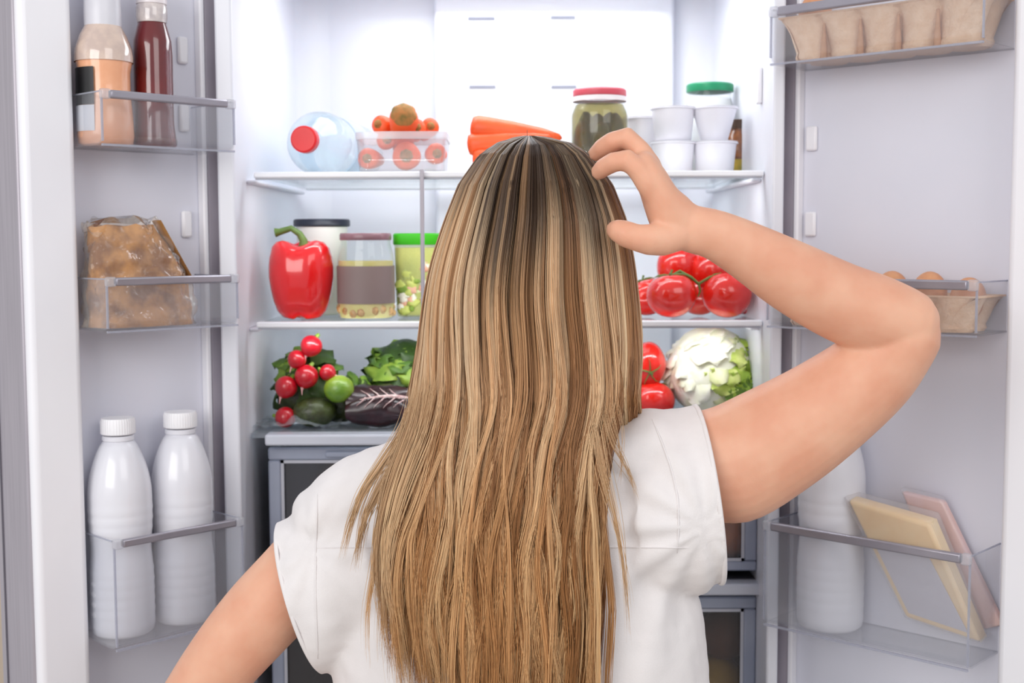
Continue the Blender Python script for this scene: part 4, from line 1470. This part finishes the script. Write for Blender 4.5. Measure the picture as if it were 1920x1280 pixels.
# ---- blouse
b = MB()
TY = 1.335
eloft(b, [(985, 806, 1.325, 112, .058, (1, .02)), (985, 838, 1.33, 195, .078, (1, .0)), (972, 880, 1.335, 290, .092, (1, 0)), (958, 950, 1.34, 318, .104, (1, 0)), (958, 1060, 1.345, 330, .112, (1, 0)),
          (968, 1150, 1.348, 352, .116, (1, 0)), (978, 1280, 1.350, 360, .118, (1, 0)), (984, 1420, 1.35, 366, .122, (1, 0)), (986, 1540, 1.35, 372, .126, (1, 0))], n=48, e=.86, caps=False)
# shoulders
eloft(b, [(900, 850, 1.33, 46, .052), (800, 868, 1.33, 56, .060), (700, 905, 1.335, 64, .062), (620, 960, 1.337, 70, .062)])
eloft(b, [(1050, 832, 1.33, 46, .052), (1130, 838, 1.33, 58, .064), (1190, 846, 1.33, 76, .066), (1232, 852, 1.33, 88, .060)])
# sleeves, flat ended at the hem
SLL = [(720, 1040, 1.34, 150, .088, (85, 250)), (640, 1076, 1.34, 156, .078, (80, 270)), (585, 1110, 1.34, 152, .072, (88, 285)), (563, 1120, 1.34, 148, .068, (88, 287))]
SLR = [(1180, 960, 1.335, 172, .092, (20, 340)), (1240, 945, 1.334, 178, .090, (30, 340)), (1300, 931, 1.332, 176, .088, (42, 340)), (1330, 926, 1.330, 172, .084, (47, 340))]


def hemframe(secs):
    s = secs[-1]; c = P(s[0], s[1], s[2]); ax = n2((s[5][0], 0, -s[5][1]))
    nr = n2(np.cross(ax, YAX))
    if (c - P(*secs[0][:3])).dot(nr) < 0:
        nr = -nr
    return c, ax, nr, s[3] * s[2] / F


for SL in (SLL, SLR):
    s = SL[-1]
    sg = -1 if SL is SLL else 1
    ln = math.hypot(*s[5])
    ex = (s[0] + sg * 26 * s[5][1] / ln, s[1] - sg * 26 * s[5][0] / ln, s[2], s[3], s[4], s[5])
    eloft(b, SL + [ex], caps=False, n=36)
# collar at the nape
eloft(b, [(985, 806, 1.325, 104, .058, (1, 0)), (985, 780, 1.325, 92, .056, (1, 0))], caps=False, n=36)
me = remesh(b, 'blouse', .0045, 3)
me.transform(Matrix.Identity(4))
# folds: real relief of the cloth
nv = len(me.vertices)
co = np.empty(nv * 3); me.vertices.foreach_get('co', co); co = co.reshape(-1, 3)
no = np.empty(nv * 3); me.vertices.foreach_get('normal', no); no = no.reshape(-1, 3)
zc0 = float(P(985, 1025, 1.23)[2])
lc = P(600, 1010, 1.34); rc = P(1300, 960, 1.33)
disp = np.zeros(nv)
for i in range(nv):
    x, y, zz = co[i]
    d = .0022 * noise.noise(Vector((x * 20, y * 8, zz * 3.5))) + .0014 * noise.noise(Vector((x * 48 + 7, y * 18, zz * 8)))
    d += .0008 * noise.noise(Vector((x * 60, y * 60, zz * 60)))
    # gathers below the yoke
    if zz < zc0:
        d += .0016 * math.sin(x * 150 + 3 * math.sin(zz * 9)) * min(1, (zc0 - zz) / .02) * math.exp(-(zc0 - zz) / .12)
    # pull folds fanning from the raised shoulder
    dx, dz = x - rc[0], zz - rc[2]
    a = math.atan2(dz, -dx); r = math.hypot(dx, dz)
    if r < .28 and dx < .02:
        d += .0028 * math.sin(a * 11 + r * 14) * math.exp(-((r - .09) / .08) ** 2)
    dx = x - lc[0]; dz = zz - lc[2]
    r = math.hypot(dx, dz); a = math.atan2(dz, dx)
    if r < .2:
        d += .0020 * math.sin(a * 9 + r * 20) * math.exp(-((r - .08) / .06) ** 2)
    disp[i] = d
co += no * disp[:, None]
me.vertices.foreach_set('co', co.ravel())
# open the hems with a clean cut
bm = bmesh.new(); bm.from_mesh(me)
for secs in (SLL, SLR):
    c, ax, nr, A = hemframe(secs)
    near = [fc for fc in bm.faces if np.linalg.norm(np.array(fc.calc_center_median()) - c) < .135]
    gs = set(near)
    for fc in near:
        gs.update(fc.verts); gs.update(fc.edges)
    bmesh.ops.bisect_plane(bm, geom=list(gs), plane_co=Vector(c - nr * .001), plane_no=Vector(nr), dist=1e-6)
    out = [fc for fc in bm.faces if (np.array(fc.calc_center_median()) - c).dot(nr) > -.001 and np.linalg.norm(np.array(fc.calc_center_median()) - c) < .15]
    bmesh.ops.delete(bm, geom=out, context='FACES')
bm.to_mesh(me); bm.free()
CLOTH = mat('white_cotton', 'E9E4E3', .85, 'E5E0DF', 40, bump=.12, bscale=700)
bl = part('blouse', me, CLOTH, person, smooth=180)
bl['label'] = 'white short sleeved blouse with a yoke seam'


def ringseam(name, secs, grow=.0012, r=.0016):
    s = secs[-1]; c = P(s[0], s[1], s[2]); ax = n2((s[5][0], 0, -s[5][1]))
    A = s[3] * s[2] / F + grow - .002
    nr = n2(np.cross(ax, YAX)); nr = nr * (1 if (c - P(*secs[0][:3])).dot(nr) > 0 else -1)
    c = c - nr * .002
    pts = [c + ax * A * math.cos(q) + YAX * (s[4] + grow - .002) * math.sin(q) for q in np.linspace(0, 2 * math.pi, 61)]
    return part(name, MB().tube(pts, r, 8, flat=1.6), CLOTH, bl, smooth=180)


ringseam('sleeve_hem', SLL); ringseam('sleeve_hem', SLR)


def surf_line(pix, r=.0006, name='seam'):
    """thread laid on the back of the blouse"""
    from mathutils.bvhtree import BVHTree
    dg = bl.data
    bvh = surf_line.b
    pts = []
    for (x, y) in pix:
        o = Vector(CAMP); d = (Vector(P(x, y, 1.3)) - o).normalized()
        h = bvh.ray_cast(o, d)
        if h[0] is not None:
            pts.append(np.array(h[0]) + np.array(h[1]) * .0003 * (1 if h[1].dot(d) < 0 else -1))
    if len(pts) > 3:
        part(name, MB().tube(pts, [r * min(1, .1 + i / 4, .1 + (len(pts) - 1 - i) / 4) for i in range(len(pts))], 6, flat=2.0), CLOTH, bl, smooth=180)


from mathutils.bvhtree import BVHTree
wm = base_of(bl) if False else base_of(person)
bmw = bmesh.new(); bmw.from_mesh(bl.data); bmw.transform(wm)
surf_line.b = BVHTree.FromBMesh(bmw)
surf_line([(x, 1027 - 3 * math.sin((x - 600) / 700 * math.pi)) for x in range(592, 1310, 12)], name='yoke_seam')
surf_line([(596 - 4 * math.sin((y - 920) / 300 * 3), y) for y in range(925, 1240, 10)], name='armhole_seam')
surf_line([(1222 + (y - 785) * .18 + 22 * math.sin((y - 785) / 260 * math.pi), y) for y in range(785, 1040, 9)], name='armhole_seam')

# ---- hair
HR = np.random.RandomState(4)
rows = [  # py, left px, right px, centre Y, depth radius
    (254, 985, 1000, 1.320, .004), (257, 962, 1030, 1.325, .022), (268, 930, 1074, 1.330, .046), (290, 898, 1108, 1.335, .072), (345, 859, 1150, 1.338, .100), (410, 833, 1176, 1.340, .116),
    (490, 806, 1192, 1.340, .121), (560, 792, 1200, 1.340, .120), (650, 781, 1207, 1.338, .115), (740, 768, 1202, 1.325, .106), (785, 756, 1186, 1.305, .092), (830, 738, 1160, 1.280, .070),
    (900, 716, 1140, 1.254, .050), (1000, 706, 1126, 1.244, .041), (1100, 704, 1120, 1.240, .038), (1200, 706, 1118, 1.240, .038), (1300, 715, 1116, 1.240, .038), (1450, 730, 1110, 1.242, .038)]
RW = np.array(rows, float)
PYD = np.arange(254.0, 1460.0, 2.0)
RD = [np.interp(PYD, RW[:, 0], RW[:, k]) for k in (1, 2, 3, 4)]
ker = np.exp(-(np.arange(-40, 41) / 18.0) ** 2); ker /= ker.sum()
for k in range(4):
    sm = np.convolve(np.pad(RD[k], 40, mode='edge'), ker, 'valid')
    wk = np.clip((PYD - 380) / 120, 0, 1)
    RD[k] = RD[k] * (1 - wk) + sm * wk


def row(py):
    return [np.interp(py, PYD, RD[k]) for k in range(4)]


NS = 40
tt = np.linspace(0, 1, NS)


def hair_points(phi, py_end, dep, off_phi, wav, ph, wl, drift, tip_c, fly, rad_j):
    """arrays over strands -> (n, NS, 3) world points. phi in degrees"""
    n = len(phi)
    py = 254.5 + (py_end[:, None] - 254.5) * (tt[None, :] ** 1.15)
    # fine start so that the dome is well resolved
    L, R, cy, ry = row(py if fly is None else np.minimum(py, 735))
    k = np.clip((py - 500) / 500, 0, 1)
    spread = off_phi[:, None] * (1 - (1 - tip_c[:, None]) * np.clip((py - 420) / (py_end[:, None] - 420 + 1), 0, 1) ** 1.6)
    ph_ = np.radians(np.clip(phi[:, None] + spread, -178, 178))
    s = np.sin(ph_)
    low = np.clip((py - 520) / 460, 0, 1); low = low * low * (3 - 2 * low)
    if fly is not None:
        low = low * 0
    # below the shoulders all strands lie on the back: spread the angle evenly over the width
    frac_top = (s + 1) / 2
    a = np.degrees(ph_)
    frac_low = np.clip((a + 84) / (50 + 84), -0.04, 1.03)
    fr = frac_top * (1 - low) + frac_low * low
    x = L + (R - L) * fr
    x = x + k ** 1.1 * (wav[:, None] * np.sin(2 * math.pi * py / wl[:, None] + ph[:, None]) + drift[:, None] * np.clip((py - 640) / 500, 0, 1))
    cosv = np.cos(ph_) * (1 - low) + low * np.sqrt(np.clip(1 - (2 * fr - 1) ** 2, 0.02, 1))
    Y = cy - ry * cosv * (1 - dep[:, None] * .13) + dep[:, None] * .006 + .0035 * rad_j[:, None] * k
    if fly is not None:                       # side strands that go forward over the shoulder
        g = np.clip((py - 760) / 160, 0, 1)
        Y = Y * (1 - g) + (Y + .17) * g
        x = x + g * fly[:, None]
    x = x + dep[:, None] * (1 - low) * (-(2 * frac_top - 1)) * 8
    return P(x, py, Y), py


def strands_mesh(pts, rad, cols, name):
    """pts (n,NS,3), rad (n,NS), cols (n,NS,3) -> triangle tubes"""
    n, m, _ = pts.shape
    t = np.gradient(pts, axis=1); t /= np.linalg.norm(t, axis=2, keepdims=True) + 1e-9
    ref = np.array([0.3, -1.0, 0.12]); ref /= np.linalg.norm(ref)
    a = np.cross(t, ref); a /= np.linalg.norm(a, axis=2, keepdims=True) + 1e-9
    bb = np.cross(t, a)
    V = []
    for q in range(3):
        th = 2 * math.pi * q / 3 + .5
        V.append(pts + rad[..., None] * (math.cos(th) * a + math.sin(th) * bb))
    V = np.stack(V, axis=2)                    # n,m,3,3
    V = V.reshape(-1, 3)
    idx = np.arange(n * m * 3).reshape(n, m, 3)
    A = idx[:, :-1, :]; B = idx[:, 1:, :]
    A2 = np.roll(A, -1, axis=2); B2 = np.roll(B, -1, axis=2)
    Fq = np.stack([A, A2, B2, B], axis=-1).reshape(-1, 4)
    me = bpy.data.meshes.new(name)
    me.vertices.add(len(V)); me.vertices.foreach_set('co', V.ravel())
    me.loops.add(Fq.size); me.loops.foreach_set('vertex_index', Fq.ravel().astype(np.int32))
    me.polygons.add(len(Fq)); me.polygons.foreach_set('loop_start', np.arange(0, Fq.size, 4, dtype=np.int32))
    me.update(calc_edges=True)
    c = np.repeat(cols[:, :, None, :], 3, axis=2).reshape(-1, 3)
    at = me.color_attributes.new('strand_tint', 'FLOAT_COLOR', 'POINT')
    at.data.foreach_set('color', np.concatenate([c, np.ones((len(c), 1))], 1).ravel())
    me.polygons.foreach_set('use_smooth', np.ones(len(Fq), bool))
    return me


HM = bpy.data.materials.new('hair_strands'); HM.use_nodes = True
nt = HM.node_tree; pb = nt.nodes['Principled BSDF']
at = nt.nodes.new('ShaderNodeAttribute'); at.attribute_name = 'strand_tint'
tcn = nt.nodes.new('ShaderNodeTexCoord'); nzn = nt.nodes.new('ShaderNodeTexNoise'); nzn.inputs['Scale'].default_value = 30
mxn = nt.nodes.new('ShaderNodeMix'); mxn.data_type = 'RGBA'; mxn.blend_type = 'MULTIPLY'; mxn.inputs[0].default_value = .15
nt.links.new(tcn.outputs['Object'], nzn.inputs['Vector'])
nt.links.new(at.outputs['Color'], mxn.inputs[6]); nt.links.new(nzn.outputs['Fac'], mxn.inputs[7])
nt.links.new(mxn.outputs[2], pb.inputs['Base Color'])
pb.inputs['Roughness'].default_value = .38
pb.inputs['Specular IOR Level'].default_value = .45

LIGHT, MID, DARK, ROOT, DEEP = (np.array(lin(c)) for c in ('FFE0B8', 'E6B482', '9A6840', '35231A', '33241C'))


def build_hair(name, nlock, nper, phi_rng, end_fn, fly_rng=None, seed=1, lay=None, label=None, lockw=2.3, rscale=1.0, parent=None, shift=0.0, tip=(.30, .8), bulge=0.0):
    H = np.random.RandomState(seed)
    ctr = np.sort(H.uniform(phi_rng[0], phi_rng[1], nlock))
    H.shuffle(ctr)
    allp = []; allr = []; allc = []
    for l in range(nlock):
        c = ctr[l]
        dl_ = H.rand() if lay is None else lay
        n = nper
        phi = np.full(n, c)
        lw_ = lockw * (.6 + .9 * H.rand()); off = np.clip(H.normal(0, lw_, n), -2.2 * lw_, 2.2 * lw_)
        pe = end_fn(c, H) + H.normal(0, 34, n)
        dep = np.clip(dl_ + H.uniform(-.10, .10, n), 0, 1.3)
        wav = np.full(n, H.uniform(2.0, 12.0)) + H.normal(0, .8, n)
        ph = np.full(n, H.uniform(0, 6.28)) + H.normal(0, .25, n)
        wl = np.full(n, H.uniform(240, 430))
        dr = np.full(n, H.normal(0, 24)) + H.normal(0, 3, n)
        tc_ = np.full(n, H.uniform(*tip))
        fl = None
        if fly_rng is not None:
            fl = np.full(n, H.uniform(*fly_rng)) + H.normal(0, 3, n)
        pts, py = hair_points(phi, pe, dep, off, wav, ph, wl, dr, tc_, fl, H.normal(0, .5, n))
        if bulge:
            bb_ = bulge * (1 - (off / (2.2 * lw_)) ** 2) * H.uniform(.75, 1.0, n)
            pts[..., 1] -= bb_[:, None] * np.clip((py - 262) / 120, 0, 1)
        tone = float(np.clip(.5 + 1.1 * noise.noise(Vector((c * .16, seed * 3.1, 0))) + H.normal(0, .24) + shift, 0, 1))
        base = LIGHT * max(0, tone - .35) / .65 + MID * (1 - abs(tone - .45) / .55 if abs(tone - .45) < .55 else 0) + DARK * max(0, .45 - tone) / .45
        wsum = max(0, tone - .35) / .65 + max(0, 1 - abs(tone - .45) / .55) + max(0, .45 - tone) / .45
        base = base / wsum
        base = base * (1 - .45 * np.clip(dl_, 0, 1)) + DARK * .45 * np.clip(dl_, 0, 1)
        # dark roots: longer at the middle of the head, ending unevenly from lock to lock
        rl_ = 345 + 60 * math.exp(-(c / 60.0) ** 2) + 125 * math.exp(-((c + 14) / 17.0) ** 2) + 75 * math.exp(-((c - 40) / 14.0) ** 2) + H.normal(0, 30) + H.normal(0, 12, n)
        wr = 1 / (1 + np.exp((py - rl_[:, None]) / 34.0))
        wr *= (.86 + .14 * H.rand()) if H.rand() > .16 else .62
        jit = (1 + H.normal(0, .055, n))[:, None, None]
        warm = np.clip((py - 600) / 500, 0, 1)[..., None] * np.array([.0, -.09, -.26])
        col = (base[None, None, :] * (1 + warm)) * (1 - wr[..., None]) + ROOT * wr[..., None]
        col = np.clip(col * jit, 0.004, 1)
        rad = np.full((n, NS), .00036) * rscale * H.uniform(.75, 1.25, (n, 1))
        rad *= np.clip((1 - tt) * 7, .12, 1)[None, :] * np.clip(tt * 12 + .35, 0, 1)[None, :]
        allp.append(pts); allr.append(rad); allc.append(col)
    me = strands_mesh(np.concatenate(allp), np.concatenate(allr), np.concatenate(allc), name)
    me.materials.append(HM)
    me.transform(PM)
    o = bpy.data.objects.new(name, me); COL.objects.link(o); o.parent = parent or person
    if label:
        o['label'] = label
    return o


def end_back(c, H):
    f = (c + 84) / 134
    if f < .10:
        return H.uniform(1120, 1230)
    if f < .30:
        return H.uniform(1180, 1290)
    if f < .42:
        return H.uniform(1260, 1400)
    return H.uniform(1340, 1430)


hair = build_hair('hair', 170, 34, (-82, 49), end_back, seed=3, lockw=1.15, lay=None, shift=.10, tip=(.35, .9), bulge=.0045, label='long straight blonde hair with dark brown roots')
hair['kind'] = 'stuff'
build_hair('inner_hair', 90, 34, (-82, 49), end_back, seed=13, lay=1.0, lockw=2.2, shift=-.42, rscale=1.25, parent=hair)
build_hair('side_hair', 84, 28, (47, 112), lambda c, H: H.uniform(1060, 1250), (-6, 2), seed=5, lockw=1.3, bulge=.004, shift=.05, parent=hair)
build_hair('side_hair', 26, 22, (-112, -84), lambda c, H: H.uniform(1020, 1120), (-10, 6), seed=6, parent=hair)
build_hair('front_hair', 30, 16, (112, 176), lambda c, H: H.uniform(330, 370), seed=8, lay=.1, lockw=4, parent=hair)
build_hair('front_hair', 30, 16, (-176, -112), lambda c, H: H.uniform(330, 370), seed=9, lay=.1, lockw=4, parent=hair)
# scalp under the strands
mb = MB(); V = []; f = []
pyr = np.concatenate([[255.5, 257, 261, 268, 278, 290, 315], np.arange(345, 1000, 28)])
na = 72
for i, py in enumerate(pyr):
    L, R, cy, ry = row(py)
    lim = 178 if py < 350 else 104
    for j in range(na + 1):
        a = math.radians(-lim + 2 * lim * j / na)
        low = min(1, max(0, (py - 640) / 220))
        sc = .93 - .05 * low
        x = (L + R) / 2 + (R - L) / 2 * sc * math.sin(a) * (1 if py < 780 else .80) - (0 if py < 780 else 6)
        Y = cy - ry * .86 * math.cos(a) + .004
        if py > 780:
            Y = cy - ry * .70 * max(0.05, math.cos(a)) + .004
        V.append(P(x, py, Y))
for i in range(len(pyr) - 1):
    for j in range(na):
        q = i * (na + 1) + j
        f.append((q, q + 1, q + na + 2, q + na + 1))
mb.add(V, f)
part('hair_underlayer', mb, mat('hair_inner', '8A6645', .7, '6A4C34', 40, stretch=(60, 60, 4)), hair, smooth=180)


# loose locks fanning over the blouse
def loose(guides, n, spread, seed, tone, rs=1.0, name='loose_lock'):
    H = np.random.RandomState(seed)
    G = np.array([[*g] for g in guides], float)
    k = len(G)
    tk = np.linspace(0, 1, k)
    px = np.interp(tt, tk, G[:, 0]); py = np.interp(tt, tk, G[:, 1]); Y = np.interp(tt, tk, G[:, 2])
    Y[:] = Y + .018 * np.clip(1 - tt * 4, 0, 1)
    for _ in range(6):
        for arr in (px, py, Y):
            arr[1:-1] = (arr[:-2] + 2 * arr[1:-1] + arr[2:]) / 4
    ox = H.normal(0, spread, n)[:, None] * (1 - .75 * tt[None, :]); oy = H.normal(0, spread * .6, n)[:, None] * (1 - .5 * tt[None, :])
    bend = H.normal(0, 5, n)[:, None] * np.sin(tt * math.pi * 1.3)[None, :]
    ends = H.uniform(.80, 1.0, n)
    X = np.stack([np.interp(tt * e, tt, px) for e in ends]) + ox + bend
    YY = np.stack([np.interp(tt * e, tt, Y) for e in ends]) + H.normal(0, .0012, n)[:, None]
    PY = np.stack([np.interp(tt * e, tt, py) for e in ends]) + oy
    pts = P(X, PY, YY)
    base = LIGHT * tone + DARK * (1 - tone)
    col = np.clip(base[None, None, :] * (1 + H.normal(0, .10, n))[:, None, None] * np.ones((n, NS, 1)) * np.array([1, .95, .86]), .004, 1)
    rad = np.full((n, NS), .00034) * rs * np.clip((1 - tt) * 5, .12, 1)[None, :] * np.clip(tt * 4, .05, 1)[None, :]
    me = strands_mesh(pts, rad, col, name); me.materials.append(HM); me.transform(PM)
    o = bpy.data.objects.new(name, me); COL.objects.link(o); o.parent = hair


loose([(788, 720, 1.25), (762, 800, 1.235), (715, 870, 1.225), (676, 925, 1.222), (655, 985, 1.224), (640, 1050, 1.228)], 46, 9, 1, .62)
loose([(790, 740, 1.245), (765, 820, 1.228), (722, 895, 1.222), (690, 955, 1.222), (674, 1015, 1.224), (668, 1075, 1.227)], 50, 9, 2, .55)
loose([(800, 700, 1.24), (780, 800, 1.222), (742, 890, 1.212), (716, 980, 1.208), (706, 1080, 1.210), (728, 1215, 1.218)], 60, 13, 3, .5)
loose([(810, 700, 1.24), (790, 810, 1.222), (752, 910, 1.208), (728, 1000, 1.204), (722, 1100, 1.206), (742, 1200, 1.212)], 60, 13, 4, .8)
loose([(1100, 700, 1.235), (1118, 800, 1.222), (1128, 870, 1.218), (1148, 950, 1.222), (1164, 1020, 1.226), (1176, 1120, 1.230), (1182, 1210, 1.232)], 26, 6, 5, .7, .8)
loose([(1120, 700, 1.24), (1135, 790, 1.228), (1150, 835, 1.226), (1172, 870, 1.232), (1186, 905, 1.238), (1196, 945, 1.24)], 16, 5, 6, .6, .7)
loose([(1140, 700, 1.25), (1152, 780, 1.235), (1160, 820, 1.232), (1166, 870, 1.235), (1160, 925, 1.234)], 10, 4, 7, .6, .7)
